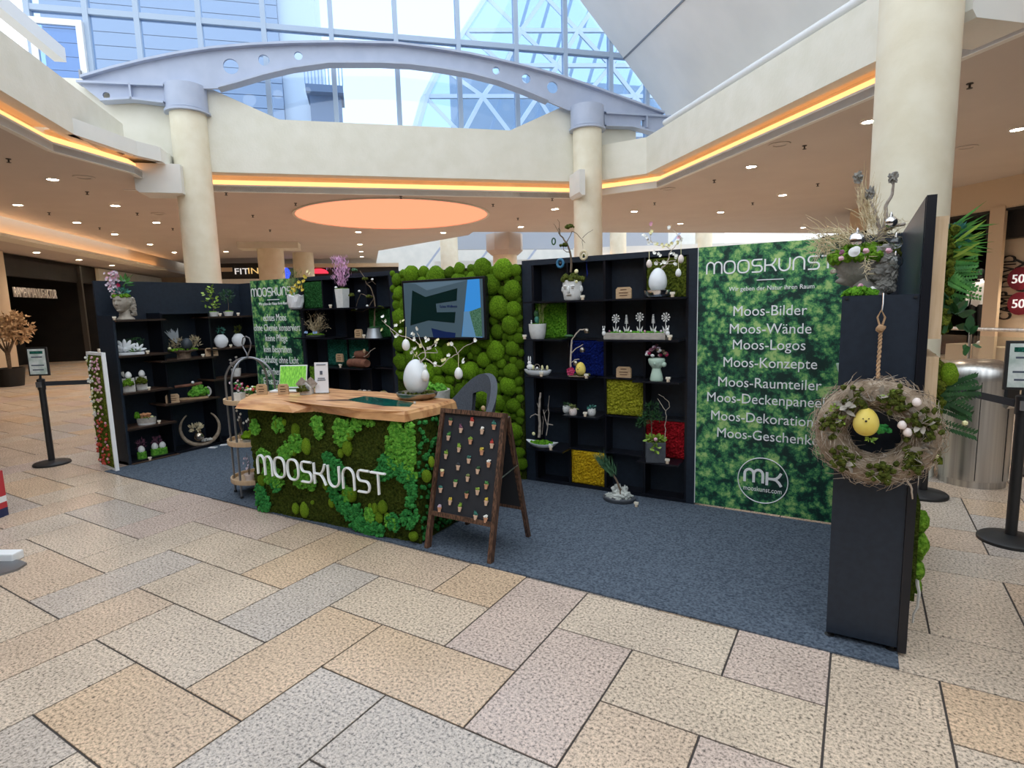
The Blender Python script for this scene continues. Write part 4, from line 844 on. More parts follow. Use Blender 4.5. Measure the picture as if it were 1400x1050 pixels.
# ================================================================ FURNITURE
# ---- easel board with magnet pots
ez = thing('easel_board', 'dark wooden A-frame chalkboard covered with tiny flower pot magnets', 'sign board', (-2.18, 3.09, .006))
FL, FR, RL, RR, TL, TR = [Vector(p)-ez.location for p in ((-2.43, 2.86, 0), (-1.925, 2.86, 0), (-2.43, 3.33, 0), (-1.915, 3.335, 0), (-2.41, 3.08, .925), (-1.92, 3.08, .925))]
for a, b_ in ((FL, TL), (FR, TR)): MB().bar(a, b_, .028, .04, (0, 1, 0)).build('front_leg', 'darkwood', ez)
dy = Vector((0, .03, -.03))
for a, b_ in ((RL, TL), (RR, TR)): MB().bar(a, b_+dy, .024, .032, (0, 1, 0)).build('rear_leg', 'darkwood', ez)
def EP(s_, t_, o_=0): return FL.lerp(FR, s_).lerp(TL.lerp(TR, s_), t_)+Vector((0, -.972, .235))*o_
MB().bar(EP(.0, .985, .004), EP(1, .985, .004), .03, .035, (0, -1, .2)).build('top_rail', 'darkwood', ez); MB().bar(EP(0, .255, .002), EP(1, .255, .002), .03, .03, (0, -1, .2)).build('lower_rail', 'darkwood', ez)
P = [EP(.02, .26), EP(.98, .26), EP(.98, .98), EP(.02, .98)]; n_ = Vector((0, .012, 0)); MB().add(P+[p+n_ for p in P], [(0, 1, 2, 3), (7, 6, 5, 4), (0, 4, 5, 1), (1, 5, 6, 2), (2, 6, 7, 3), (3, 7, 4, 0)]).build('chalkboard', 'chalk', ez)
def RP(s_, t_): return RL.lerp(RR, s_).lerp((TL+dy).lerp(TR+dy, s_), t_)
P = [RP(.02, .27), RP(.98, .27), RP(.98, .97), RP(.02, .97)]; n_ = Vector((0, -.01, 0)); MB().add(P+[p+n_ for p in P], [(3, 2, 1, 0), (4, 5, 6, 7), (0, 1, 5, 4), (1, 2, 6, 5), (2, 3, 7, 6), (3, 0, 4, 7)]).build('rear_board', 'chalk', ez)
MB().bar(RP(0, .26), RP(1, .26), .024, .024).build('rear_rail', 'darkwood', ez)
MB().tube([EP(1, .56)+Vector((.01, 0, 0)), RP(1, .62)+Vector((.01, 0, 0))], .004, 6).build('stay', 'steel', ez)
MB().blob(EP(.66, 1.0)+Vector((0, .0, .022)), (.016, .012, .018), 2).build('hanger', 'cork', ez, True)
pots = [(183, 135, 'leaf_dark', 'green tufts'), (245, 180, 'petal_plum', 'plum sprigs'), (310, 140, 'petal_red', 'red cap and yellow tip'), (443, 160, 'leaf_blue', 'blue-grey sprigs'), (371, 188, 'petal_white', 'white top'), (170, 225, 'leaf_green', 'green tuft and pale bunny ears'), (302, 248, 'leaf_lime', 'broad lime crown'), (430, 272, 'petal_red', 'red bloom and cream tip'), (233, 295, 'leaf_lime', 'lime moss and red sprig'), (370, 312, 'leaf_yellow', 'yellow-green peak'), (155, 335, 'petal_plum', 'lime moss under plum twigs'), (292, 362, 'leaf_blue', 'mixed green and violet tuft'), (411, 385, 'petal_white', 'grey-white dome'), (228, 402, 'egg_black', 'navy cap'), (345, 425, 'leaf_dark', 'deep green tuft'), (133, 440, 'petal_cream', 'cream top beside the left leg'), (285, 470, 'fern_soft', 'olive tuft'), (211, 502, 'leaf_green', 'largest leafy green crown'), (396, 515, 'leaf_green', 'green crown with white dot'), (124, 537, 'leaf_blue', 'navy and white top'), (344, 550, 'leaf_lime', 'wide lime fringe'), (279, 570, 'leaf_dark', 'dark tuft with pale dot'), (180, 610, 'leaf_yellow', 'yellow moss top'), (396, 613, 'leaf_yellow', 'golden moss top'), (118, 652, 'petal_lilac', 'pale mint dome'), (238, 650, 'leaf_lime', 'tall lime sprout'), (332, 700, 'leaf_blue', 'tall blue twigs'), (393, 715, 'petal_white', 'white dome beside the lower rail')]
g = random.Random(8)
for n_, (x, y, m, d_) in enumerate(pots):
    px_, py_ = 575+x/4.375, 545+y/4.375; r0 = ray(px_, py_); nrm = (TL.lerp(TR, .5)-FL.lerp(FR, .5)).cross(Vector((1, 0, 0))); o_ = ez.location+FL-Vector((0, .006, 0)); p = EYE+r0*((o_-EYE).dot(nrm)/r0.dot(nrm))
    t = thing('pot_magnet', 'tiny clay pot magnet with %s on the chalkboard' % d_, 'magnet', p+Vector((0, -.012, -.02)), g.uniform(-.2, .2), 'tiny flower pot magnets on the chalkboard')
    t.rotation_euler = (-.235, 0, t.rotation_euler.z)
    MB().lathe([(.009, -.006), (.013, .018), (.0155, .018), (.0155, .026), (.012, .026), (0, .022)], 10, sy=.75).build('pot', 'terracotta_pale' if n_ % 3 else 'terracotta', t, True)
    b = MB()
    for k_ in range(14): a = g.uniform(0, 6.28); b.blob((.012*cos(a)*g.random(), .007*sin(a), .028+g.uniform(0, .012)), (.0065, .005, .0065), 1, .5, 3, seed=k_)
    if 'tall' in d_ or 'twig' in d_ or 'ears' in d_ or 'sprig' in d_ or 'tip' in d_:
        for k_ in range(4): b.leaf((g.uniform(-.008, .008), 0, .03), (g.uniform(-.5, .5), 0, 1), .028, .008, (0, 1, 0))
    b.build('plant', m if 'moss under' not in d_ else 'leaf_lime', t, True)
# ---- plant trolley with arched handles
TC = Vector((-4.60, 3.13, .007)); RT = .212
tl = thing('plant_trolley', 'round three-tier trolley with grey arched tubes and wooden trays', 'trolley', TC)
angs = [math.radians(a) for a in (214, 283)]
for a in angs:
    d = Vector((cos(a), sin(a), 0)); pts = [d*RT+Vector((0, 0, .012)), d*RT+Vector((0, 0, .5)), d*RT+Vector((0, 0, 1.0))]+[d*RT*cos(t_)+Vector((0, 0, 1.0+.215*sin(t_))) for t_ in [pi*i/14 for i in range(1, 14)]]+[-d*RT+Vector((0, 0, 1.0)), -d*RT+Vector((0, 0, .5)), -d*RT+Vector((0, 0, .012))]
    MB().tube(pts, .0095, 8).build('arch_tube', 'metal_grey', tl, True)
    for sg in (1, -1): MB().lathe([(.014, 0), (.014, .014), (.010, .02)], 10, c=d*RT*sg).build('foot', 'rubber', tl)
MB().tube([(0, 0, 1.21), (.012, 0, 1.25), (.05, 0, 1.30), (.062, 0, 1.34), (.045, 0, 1.385), (0, 0, 1.40), (-.045, 0, 1.385), (-.062, 0, 1.34), (-.05, 0, 1.30), (-.012, 0, 1.25), (0, 0, 1.21)], .006, 8).build('handle_loop', 'metal_grey', tl, True)
TZ = (.13, .47, .835)
for z in TZ: MB().lathe([(0, z-.012), (.222, z-.012), (.226, z-.006), (.226, z+.030), (.212, z+.030), (.212, z), (0, z)], 36).build('tray', 'lightwood', tl, True)
# ---- grey armchair
ch = thing('armchair', 'grey upholstered shell armchair behind the counter', 'chair', (-2.86, 3.80, .007), math.radians(-22))
def shell(u, v): # u around 0..1, v up 0..1
    a = -pi*.02+pi*1.04*u; r = .285+.03*v; hgt = .20+.40*math.sin(u*pi)**1.3
    return Vector((r*cos(a)*1.15, r*sin(a)*.95+.06*v*math.sin(u*pi), .43+hgt*v))
nu, nv = 24, 8; P = [shell(i/nu, j/nv) for j in range(nv+1) for i in range(nu+1)]
Pi = [Vector((p.x*.86, p.y*.86-.005, p.z)) for p in P]; W = nu+1; K = len(P)
hole = lambda i, j: 3 <= j <= 5 and 10 <= i <= 14
fs = []
for j in range(nv):
    for i in range(nu):
        if hole(i, j): continue
        q = (j*W+i, j*W+i+1, (j+1)*W+i+1, (j+1)*W+i); fs += [q, tuple(K+x for x in q[::-1])]
fs += [(nv*W+i, nv*W+i+1, K+nv*W+i+1, K+nv*W+i) for i in range(nu)]+[(j*W+W-1, (j+1)*W+W-1, K+(j+1)*W+W-1, K+j*W+W-1) for j in range(nv)]+[((j+1)*W, j*W, K+j*W, K+(j+1)*W) for j in range(nv)]
MB().add(P+Pi, fs).build('backrest', 'felt_grey', ch, True); MB().blob((0, 0, .46), (.27, .27, .07), 3, flat=-.7).build('seat', 'felt_grey', ch, True)
for sx, sy in ((-1, -1), (1, -1), (1, 1), (-1, 1)): MB().tube([(sx*.15, sy*.15, .40), (sx*.24, sy*.24, 0)], [.018, .011], 8).build('leg', 'rubber', ch, True)
# ---- barrier posts
def post(label, p, sign=True, rz=0):
    t = thing('barrier_post', label, 'barrier post', (p[0], p[1], 0), rz, 'black barrier posts round the stand')
    MB().lathe([(.175, 0), (.175, .018), (.165, .028), (.06, .045), (.035, .05), (0, .05)], 36).build('base', 'rubber', t, True)
    MB().tube([(0, 0, .04), (0, 0, .86)], .031, 20).build('pole', 'rubber', t, True); MB().lathe([(.038, .84), (.038, .955), (.02, .965), (0, .965)], 20).build('belt_head', 'rubber', t, True)
    MB().box((0, -.037, .90), (.05, .02, .06)).build('belt_clip', 'metal_grey', t)
    if sign:
        MB().tube([(0, 0, .96), (0, 0, 1.0)], .012, 8).build('sign_stem', 'rubber', t, True)
        sf = MB().box((0, 0, 1.15), (.22, .022, .31), bev=.004).build('sign_frame', 'rubber', t); MB().box((0, -.012, 1.15), (.185, .004, .275)).build('sign_sheet', mat('sheet', (.45, .55, .50), .3, (.75, .80, .78), 14), sf)
        for k_, z in enumerate((1.25, 1.20, 1.11, 1.06)): MB().box((0, -.0145, z), (.14-.02*(k_ % 2), .001, .012 if k_ else .03)).build('sign_text', 'ink' if k_ else 'felt_teal', sf)
    return t
def strap(label, a, b_, z=.905, owner=None):
    MB_ = MB().bar((a[0], a[1], z), (b_[0], b_[1], z), .004, .048); tag(MB_.build('barrier_belt', 'belt'), label, 'belt', 'black barrier belts')
post('black barrier post with framed notice standing left of the stand', (-7.66, 2.70), True, .55)
post('black barrier post with framed notice standing right of the stand', (.905, 4.71), True, .15)
post('black barrier post standing against the cream column behind the stand', (.50, 5.54), False)
post('black barrier post behind the steel litter bin', (1.42, 6.6), False)
strap('black belt from the left barrier post to the end of the stand', (-7.63, 2.72), (-7.08, 3.15)); strap('black belt between the two right barrier posts', (.87, 4.74), (.52, 5.50))
# ---- steel litter bin
bn = thing('litter_bin', 'round brushed steel litter bin with domed top beside the cream column', 'litter bin', (.885, 6.14, 0))
RB = .245
MB().lathe([(RB-.012, 0), (RB-.012, .055), (RB, .06), (RB, .90)], 48).build('body', 'steel', bn, True); MB().lathe([(RB+.004, .90), (RB+.004, .985), (RB*.9, 1.02), (RB*.55, 1.05), (0, 1.06)], 48).build('dome', 'steel', bn, True)
for a in (-1.62, -.75): MB().box((RB*cos(a), RB*sin(a), .48), (.006, .006, .82), rz=a).build('door_gap', 'rubber', bn)
a = -.62; MB().box(((RB-.012)*cos(a), (RB-.012)*sin(a), .80), (.04, .17, .16), rz=a).build('opening', 'rubber', bn); MB().box(((RB+.004)*cos(a), (RB+.004)*sin(a), .70), (.03, .18, .03), rz=a, ry=.5).build('sill', 'steel', bn)
# ---- things at the left edge of the view
p = PZ(6, 781); t = thing('sign_stand_foot', 'flat grey steel foot plate with white block on the floor tiles', 'sign stand', (p.x-.12, p.y-.06, 0), .5)
MB().prism([(-.2, -.13), (.12, -.13), (.22, 0), (.2, .09), (.1, .14), (-.2, .14)], (0, 0, 0), (1, 0, 0), (0, 1, 0), .014).build('foot_plate', 'metal_grey', t); MB().box((-.07, .16, .03), (.30, .09, .06), bev=.01).build('white_block', 'print_white', t); MB().tube([(-.12, 0, .01), (-.12, 0, 1.0)], .02, 10).build('pole', 'metal_grey', t, True)
p = PZ(2, 711); t = thing('striped_bag', 'red, white and navy striped bag standing at the edge of the hall', 'bag', (p.x-.205, p.y-.05, 0), .5)
zz = [0, .05, .10, .16, .20, .36]
for z0, z1, m in ((.0, .07, mat('bag_navy', (.02, .03, .10), .7)), (.07, .12, mat('bag_red', (.55, .04, .05), .7)), (.12, .17, 'print_white'), (.17, .38, 'bag_red')): MB().box((0, 0, (z0+z1)/2), (.30, .14, z1-z0)).build('stripe', m, t)
MB().tube([(-.08, -.05, .37), (-.06, -.05, .52), (.06, -.05, .52), (.08, -.05, .37)], .008, 6).build('handle', 'bag_red', t)
# ================================================================ PLANTS AND ORNAMENTS
G7 = random.Random(77)
def rv(g, s=1): return Vector((g.uniform(-s, s), g.uniform(-s, s), g.uniform(-s, s)))
def eggprof(r, h, n=14, z0=0): return [(r*math.sin(pi*i/n)*(1-.16*math.cos(pi*i/n)*-1 if False else 1+.14*math.cos(pi*i/n)), z0+h/2-h/2*math.cos(pi*i/n)) for i in range(n+1)]
def twig(b, pts, r0, r1, jit=0., g=G7, sub=3, n=5):
    pts = [Vector(p) for p in pts]; out = []
    for a, c in zip(pts, pts[1:]):
        for k in range(sub): out.append(a.lerp(c, k/sub)+rv(g, jit))
    out.append(pts[-1]); m = len(out)-1
    b.tube(out, [r0+(r1-r0)*i/m for i in range(m+1)], n); return out
def tufts(b, c, rx, ry, rz, n, ln, w, g=G7, up=.4, seg=1):   # leaves scattered through an ellipsoid
    for _ in range(n):
        d = rv(g); d.normalize(); p = Vector(c)+Vector((d.x*rx, d.y*ry, d.z*rz))*g.uniform(.3, 1); b.leaf(p, d+Vector((0, 0, up))+rv(g, .5), ln*g.uniform(.6, 1.2), w, rv(g), seg=seg)
    return b
def lumps(b, c, rx, ry, rz, n, s, g=G7, amp=.5):
    for _ in range(n):
        a = g.uniform(0, 6.28); r = math.sqrt(g.random()); b.blob((c[0]+rx*r*cos(a), c[1]+ry*r*sin(a), c[2]+rz*g.random()*(1-r*r*.7)), (s*g.uniform(.7, 1.2),)*3, 1, amp, 2.5, seed=g.randint(0, 999))
    return b
def blossom(b, c, s, n=5, g=G7, face=(0, -1, .3)):
    f = Vector(face).normalized()+rv(g, .5); f.normalize(); x = f.cross(Vector((0, .1, 1))).normalized(); y = x.cross(f)
    for k in range(n): a = 2*pi*k/n+.3; b.leaf(c, x*cos(a)+y*sin(a)+f*.35, s, s*.8, f, bend=.1)
def T(name, label, cat, p, rz=0, group=None): return thing(name, label, cat, p, rz, group)
YS = 4.40
def on(x, k, Y=YS): p = PY(x, 450, Y); return Vector((p.x, Y, ZK[k]))          # on board k of the back shelves
def loc_px(t, Y): return lambda x, y, dy=0: PY(x, y, Y+dy)-t.location
# ---- recurring little things
def price(label, p, rz=0):
    t = T('price_peg', label, 'price tag', p, rz, 'small cream price pegs')
    MB().lathe([(.013, 0), (.013, .016), (.010, .02)], 10).build('foot', 'price_foot', t, True); MB().box((0, 0, .029), (.036, .016, .018), bev=.002).build('head', 'cream_price', t)
def wood_sign(label, p, w, h, rz=0):
    t = T('wood_sign', label, 'sign', p, rz, 'small engraved wooden signs')
    MB().prism([(-w/2, 0), (w/2, 0), (w/2, h*.8), (w*.38, h), (-w*.38, h), (-w/2, h*.8)], (0, .011, 0), (1, 0, 0), (0, 0, 1), .022).build('block', 'signwood', t)
    for k, (z, ww) in enumerate(((.78, .42), (.5, .6), (.28, .5))): MB().box((0, -.0115, z*h), (w*ww, .002, h*.07)).build('engraving', 'engrave', t)
for x, k, lab, dx in ((797, 5, 'white face planter', 0), (919, 5, 'egg vase in its silver bowl', 0), (717, 4, 'white succulent pot', 0), (916, 4, 'flower trough', 0), (739, 3, 'bunny boat', 0), (801, 3, 'yellow egg branch', 0), (914, 3, 'mint bust vase', 0), (750, 1, 'oval bowl of twigs', 0), (799, 2, 'mini face pots', 0), (914, 1, 'slate planter', 0), (454, 5, 'heather vase', 0), (497, 4, 'tin tub tree', 0), (462, 3, 'engraved sign over the light green square', 0)):
    price('small cream price peg beside the '+lab, on(x, k, 4.352))
p = PZ(870, 694); price('small cream price peg on the carpet beside the wind-swept bonsai', (p.x, p.y, .008))
for x, k, Y, w, lab in ((853, 5, 4.40, .125, 'engraved wooden sign between face planter and egg vase'), (853, 3, 4.50, .125, 'engraved wooden sign above the lime moss square'), (490, 4, 4.42, .10, 'engraved wooden sign beside the tin tub tree'), (462, 3, 4.42, .10, 'engraved wooden sign above the light green moss square')): wood_sign(lab, on(x, k, Y)+(Vector((0, 0, .055)) if x == 462 else Vector()), w, .09)
# ---- RIGHT SHELF ------------------------------------------------
p = on(783, 5); t = T('face_planter', 'white face-shaped planter with moss cap and gnarled little tree', 'planter', p); q = loc_px(t, YS)
MB().lathe([(.060, 0), (.070, .01), (.078, .06), (.082, .12), (.078, .165), (.070, .165), (.066, .14), (0, .14)], 20, sx=1, sy=.85).build('pot', 'white_ceramic', t, True)
MB().blob((0, -.072, .085), (.011, .018, .032), 2).build('nose', 'white_ceramic', t, True)
for sx in (-1, 1): MB().blob((sx*.032, -.060, .115), (.022, .012, .008), 2).build('eyebrow', 'white_ceramic', t, True); MB().blob((sx*.030, -.062, .098), (.014, .008, .006), 2).build('eye', 'concrete', t, True); MB().blob((sx*.083, 0, .09), (.012, .02, .03), 2).build('ear', 'white_ceramic', t, True)
MB().blob((0, -.066, .045), (.024, .010, .008), 2).build('mouth', 'concrete', t, True)
lumps(MB(), (0, 0, .165), .095, .08, .05, 70, .02).build('moss_cap', 'moss_olive', t, True)
b = MB(); twig(b, [q(780, 372), q(781, 350), q(775, 332), q(766, 322), q(764, 312)], .010, .005, .004); twig(b, [q(766, 322), q(762, 314), q(757, 306)], .004, .002, .005); twig(b, [q(764, 314), q(765, 305), q(762, 300)], .003, .0015, .006); twig(b, [q(779, 346), q(772, 343), q(770, 338)], .004, .002, .005)
twig(b, [q(775, 332), q(782, 316), q(790, 321), q(800, 332)], .004, .002, .003); twig(b, [q(797, 325), q(804, 318), q(811, 314)], .0025, .0012, .003); twig(b, [q(796, 328), q(797, 340)], .002, .001, .002)
b.build('branch', 'branch', t, True)
for x, y, s in ((779, 311, 1.1), (771, 336, 1)): lumps(MB(), q(x, y), .032*s, .025, .02, 26, .012).build('moss_pad', 'moss_olive', t, True)
for x, y, m in ((766, 360, 'leaf_blue'), (798, 349, 'dry_gold')):
    c_ = q(x, y, -.02); MB().tube([c_+Vector((.028*cos(a), 0, .032*sin(a))) for a in [2*pi*i/18 for i in range(18)]], .011, 8, True).build('ring_ornament', mat('ring_blue', (.03, .16, .30), .5) if m == 'leaf_blue' else 'dry_gold', t, True)
    MB().blob(c_, (.011, .009, .011), 1).build('ring_bead', 'egg_black' if m == 'leaf_blue' else 'moss_olive', t, True)
c_ = q(757, 330); MB().tube([c_+Vector((.016*cos(a), 0, .026*sin(a))) for a in [2*pi*i/16 for i in range(16)]], .006, 8, True).build('ring_ornament', 'leaf_dark', t, True)
for x, y, r in ((788, 371, .018), (788, 385, .013)): MB().blob(q(x, y, -.07), (r, r*.6, r), 2).build('bloom', 'petal_cream', t, True)
MB().tube([q(802, 357), q(802, 366), q(803, 374), q(802, 380)], [.002, .003, .006, .001], 6).build('tassel', 'felt_blue', t)
def egg_tree(label, p, s, eggs, br, blos, Y, bowl='silver'):
    t = T('egg_vase', label, 'vase', p); q = loc_px(t, Y)
    MB().lathe([(.06*s, 0), (.10*s, .006), (.118*s, .03), (.122*s, .055), (.112*s, .058), (.105*s, .04), (0, .035)], 28).build('bowl', bowl, t, True)
    lumps(MB(), (0, 0, .035), .10*s, .10*s, .012, 40, .013).build('moss', 'moss_olive', t, True)
    MB().lathe(eggprof(.078*s, .215*s, 18, .035), 26).build('egg', 'white_gloss', t, True)
    b = MB()
    for pts, r in br: twig(b, [q(*a) for a in pts], r, .0015, .004)
    b.build('branch', 'branch_pale', t, True)
    for m, pts in blos.items():
        b = MB()
        for a in pts:
            for _ in range(2): blossom(b, q(*a)+rv(G7, .012), .016)
        b.build('blossoms', m, t)
    for x, y, y0, m in eggs:
        c_ = q(x, y, -.05); he = MB().lathe(eggprof(.024*s, .07*s), 14, c=c_-Vector((0, 0, .035*s))).build('hanging_egg', m, t, True, label='painted hanging egg'); MB().tube([c_+Vector((0, 0, .03)), q(x, y0, -.03)], .002, 5).build('ribbon', 'petal_cream', he)
    return t
egg_tree('white egg vase in silver bowl with blossom branch and three hanging eggs', on(899, 5), .88,
    [(887.5, 360.5, 344, 'egg_pink'), (931, 354, 330, 'egg_pink'), (927.5, 373, 355, 'egg_white')],
    [(((901, 374), (906, 366), (913, 358), (915, 347), (922, 338), (931, 326)), .008), (((913, 358), (924, 356), (927, 347)), .003), (((918, 342), (908, 336), (898, 335), (890, 330), (889, 320), (888, 306)), .003), (((931, 326), (924, 318), (916, 313)), .003), (((910, 362), (900, 359), (897, 355)), .003), (((913, 360), (922, 361)), .002)],
    {'petal_white': [(896, 345), (886, 326), (880, 321), (891, 318), (916, 313), (911, 358), (905, 359), (898, 359), (923, 350), (926, 353), (903, 348), (922, 360), (930, 328), (888, 331), (895, 331), (920, 346)], 'petal_pink': [(889, 306), (928, 326)], 'petal_cream': [(912, 335), (920, 333), (898, 333), (890, 318), (907, 336), (925, 332)]}, YS)
p = on(735, 4); t = T('succulent_pot', 'white tapered pot with cactus, striped succulent and tiny bunny', 'planter', p); q = loc_px(t, YS)
MB().lathe([(.052, 0), (.060, .01), (.074, .07), (.077, .13), (.070, .13), (.066, .115), (0, .115)], 24).build('pot', 'white_ceramic', t, True); lumps(MB(), (0, 0, .115), .06, .06, .014, 30, .013).build('moss', 'felt_green', t, True)
MB().blob((-.01, .01, .165), (.022, .02, .035), 2, .2, 3).build('cactus', 'leaf_blue', t, True); MB().blob((-.012, .01, .215), (.026, .022, .03), 2, .2, 3).build('cactus', 'leaf_dark', t, True)
b = MB(); g = random.Random(1)
for k in range(40): a = g.uniform(0, 6.28); b.leaf((.035+.012*cos(a), .012*sin(a), .12+.003*k), (cos(a)*.25+.08, sin(a)*.25, 1), .05, .008, rv(g), seg=1)
for k in range(10): b.leaf((.04, 0, .24), (g.uniform(-.3, .9), g.uniform(-.4, .4), 1), .10, .006, rv(g), seg=1)
b.build('succulent', 'fern_soft', t); MB().blob((-.035, -.045, .14), (.008, .008, .012), 1).build('bunny', 'egg_white', t, True); MB().blob((-.035, -.045, .157), (.006, .006, .007), 1).build('bunny_head', 'egg_white', t, True)
A, B = on(828, 4), on(912, 4); L_ = (B.x-A.x)/2; t = T('flower_trough', 'long grey trough with white cut-out flowers, moss and two rabbits', 'planter', (A+B)/2); q = loc_px(t, YS)
MB().box((0, 0, .026), (2*L_, .10, .052), bev=.004).build('trough', 'concrete', t); lumps(MB(), (0, 0, .05), L_*.94, .036, .010, 110, .011).build('moss', 'moss_frill', t, True)
for k, x in enumerate((842, 856.5, 874.5, 893, 910)):
    c_ = q(x, 458); c_.y = 0; b = MB(); s_ = [.125, .125, .135, .125, .13][k]
    b.bar(c_+Vector((0, 0, 0)), c_+Vector((0, 0, s_)), .004, .004)
    for sg in (-1, 1): b.leaf(c_, (sg*.35, 0, 1), .075, .014, (0, 1, 0)); b.leaf(c_, (sg*.15, 0, 1), .05, .012, (0, 1, 0))
    if k in (1, 3):
        for j in range(6): b.box(c_+Vector((0, 0, s_-.03+j*.012)), (.026-.003*j, .006, .007))
    else:
        for j in range(9):
            a = 2*pi*j/9; e = c_+Vector((.028*cos(a), 0, s_+.03*sin(a)+.005)); b.bar(c_+Vector((0, 0, s_+.005)), e, .004, .004); b.blob(e, (.008, .004, .008), 1)
    b.build('cut_out_flower', 'white_ceramic', t)
for x, m in ((828.5, 'egg_white'), (915, 'egg_white')):
    c_ = q(x, 463); c_.y = -.045; c_.z = .05; MB().blob(c_, (.016, .014, .022), 2).build('rabbit_body', m, t, True); MB().blob(c_+Vector((0, -.004, .028)), (.011, .011, .012), 2).build('rabbit_head', m, t, True)
    for sg in (-1, 1): MB().blob(c_+Vector((sg*.008, 0, .048)), (.004, .003, .014), 1, rz=0).build('rabbit_ear', m, t, True)
for x, m in ((850, 'petal_white'), (865, 'petal_white'), (884, 'petal_pink'), (898, 'egg_white'), (906, 'petal_lilac'), (836, 'petal_plum')): c_ = q(x, 455); c_.y = -.04; c_.z = .066; MB().blob(c_, (.010, .009, .011), 1, .3).build('bud', m, t, True)
p = on(734, 3); t = T('bunny_boat', 'white boat-shaped dish with white bunny and yellow chicks', 'ornament', p)
MB().lathe([(.07, 0), (.10, .006), (.128, .035), (.133, .052), (.124, .052), (.11, .035), (0, .03)], 26, sy=.45).build('dish', 'white_gloss', t, True); lumps(MB(), (0, 0, .042), .11, .045, .006, 40, .009).build('moss', 'moss_dark', t, True)
MB().blob((-.07, -.01, .075), (.035, .022, .026), 2).build('bunny_body', 'egg_white', t, True); MB().blob((-.075, -.012, .11), (.018, .016, .018), 2).build('bunny_head', 'egg_white', t, True)
for sg in (-1, 1): MB().blob((-.075+sg*.010, -.01, .145), (.006, .005, .026), 2).build('bunny_ear', 'egg_white', t, True)
MB().tube([(.0+.026*cos(a), -.01, .075+.026*sin(a)) for a in [2*pi*i/16 for i in range(16)]], .0025, 6, True).build('wire_ring', 'branch_grey', t, True); MB().blob((0, -.01, .068), (.013, .01, .011), 1).build('nest_egg', 'egg_white', t, True)
for x in (-.038, .052, .10): MB().blob((x, -.012, .072), (.011, .010, .022), 2).build('chick', 'petal_cream', t, True)
p = on(790, 3); t = T('egg_branch', 'pale branch with metal bell flowers beside a yellow egg on bark base', 'ornament', p); q = loc_px(t, YS)
MB().blob((0, 0, .010), (.10, .06, .012), 2, .2, 3, flat=-.8).build('base', 'bark', t, True); lumps(MB(), (.03, 0, .02), .07, .045, .012, 34, .012).build('moss', 'moss_olive', t, True)
b = MB(); twig(b, [q(780.5, 503), q(780, 490), q(781, 475), q(782, 465), q(787, 457), q(793, 451), q(802, 450)], .008, .005, .002); twig(b, [q(780, 484), q(788, 476), q(797, 471)], .005, .003, .002); twig(b, [q(781, 496), q(786, 492), q(792, 491)], .004, .003, .002); b.build('branch', 'branch_pale', t, True)
for x, y in ((803, 452), (797, 478), (788, 496)): MB().lathe([(.020, 0), (.024, .015), (.020, .032), (.008, .042), (0, .044)], 14, c=q(x, y)-Vector((0, .01, .02))).build('bell_flower', 'pewter', t, True)
for a in (0,): MB().blob(q(778.5, 459.5), (.045, .02, .014), 2, .3, 3).build('moss_pad', 'leaf_dark', t, True)
MB().lathe(eggprof(.042, .112), 18, c=(.035, -.03, .02)).build('egg', 'egg_yellow', t, True); MB().blob((.028, -.072, .075), (.005, .004, .005), 1).build('beak', 'bead_dark', t); 
for sg in (-1, 1): MB().blob((.028+sg*.014, -.069, .09), (.003, .003, .003), 1).build('eye', 'bead_dark', t)
b = MB()
for k in range(5): blossom(b, Vector((-.055+.018*cos(k*1.3), -.03, .05+.018*sin(k*1.3))), .026)
b.build('bloom', 'petal_magenta', t)
p = on(898, 3); t = T('bust_vase', 'mint green bust vase filled with dried everlasting flowers', 'vase', p)
MB().lathe([(.048, 0), (.052, .01), (.044, .05), (.034, .085), (.032, .098), (.048, .115), (.062, .14), (.066, .165), (.060, .175), (.055, .165), (0, .15)], 20, sy=.8).build('vase', 'mint', t, True)
MB().blob((0, -.052, .135), (.008, .012, .014), 1).build('nose', 'mint', t, True); MB().blob((.06, -.01, .13), (.02, .02, .022), 2).build('hair_bun', 'mint', t, True)
g = random.Random(3)
for k in range(22): a = g.uniform(0, 6.28); r = math.sqrt(g.random()); MB().blob((.085*r*cos(a), .05*r*sin(a), .195+.075*(1-r*r)+g.uniform(-.01, .01)), (.017, .015, .014), 1, .4, 3, seed=k).build('flower_head', ('petal_lilac', 'petal_magenta', 'petal_plum', 'petal_pink', 'egg_white', 'bark')[k % 6], t, True)
p = on(738, 1); t = T('twig_bowl', 'pale leaf-shaped bowl of green moss with upright weathered twigs', 'bowl', p); q = loc_px(t, YS)
def leafshape(p_, a): return Vector((p_.x*(1+.35*abs(cos(a))**3), p_.y*.62, p_.z+.018*abs(cos(a))**4*(p_.z > .02)))
MB().lathe([(.05, 0), (.07, .004), (.11, .03), (.118, .042), (.110, .042), (.09, .03), (0, .022)], 30, warp=leafshape).build('bowl', 'white_gloss', t, True); lumps(MB(), (0, 0, .036), .105, .055, .02, 70, .014).build('moss', 'felt_green', t, True)
b = MB(); twig(b, [q(737, 598), q(738, 578), q(737, 560), q(738, 545), q(739, 537)], .013, .008, .003, n=7); twig(b, [q(736, 568), q(732, 566), q(726, 569), q(725, 571)], .005, .004, .001); twig(b, [q(737, 560), q(734.5, 551)], .004, .003, .001); b.build('thick_twig', 'branch_grey', t, True)
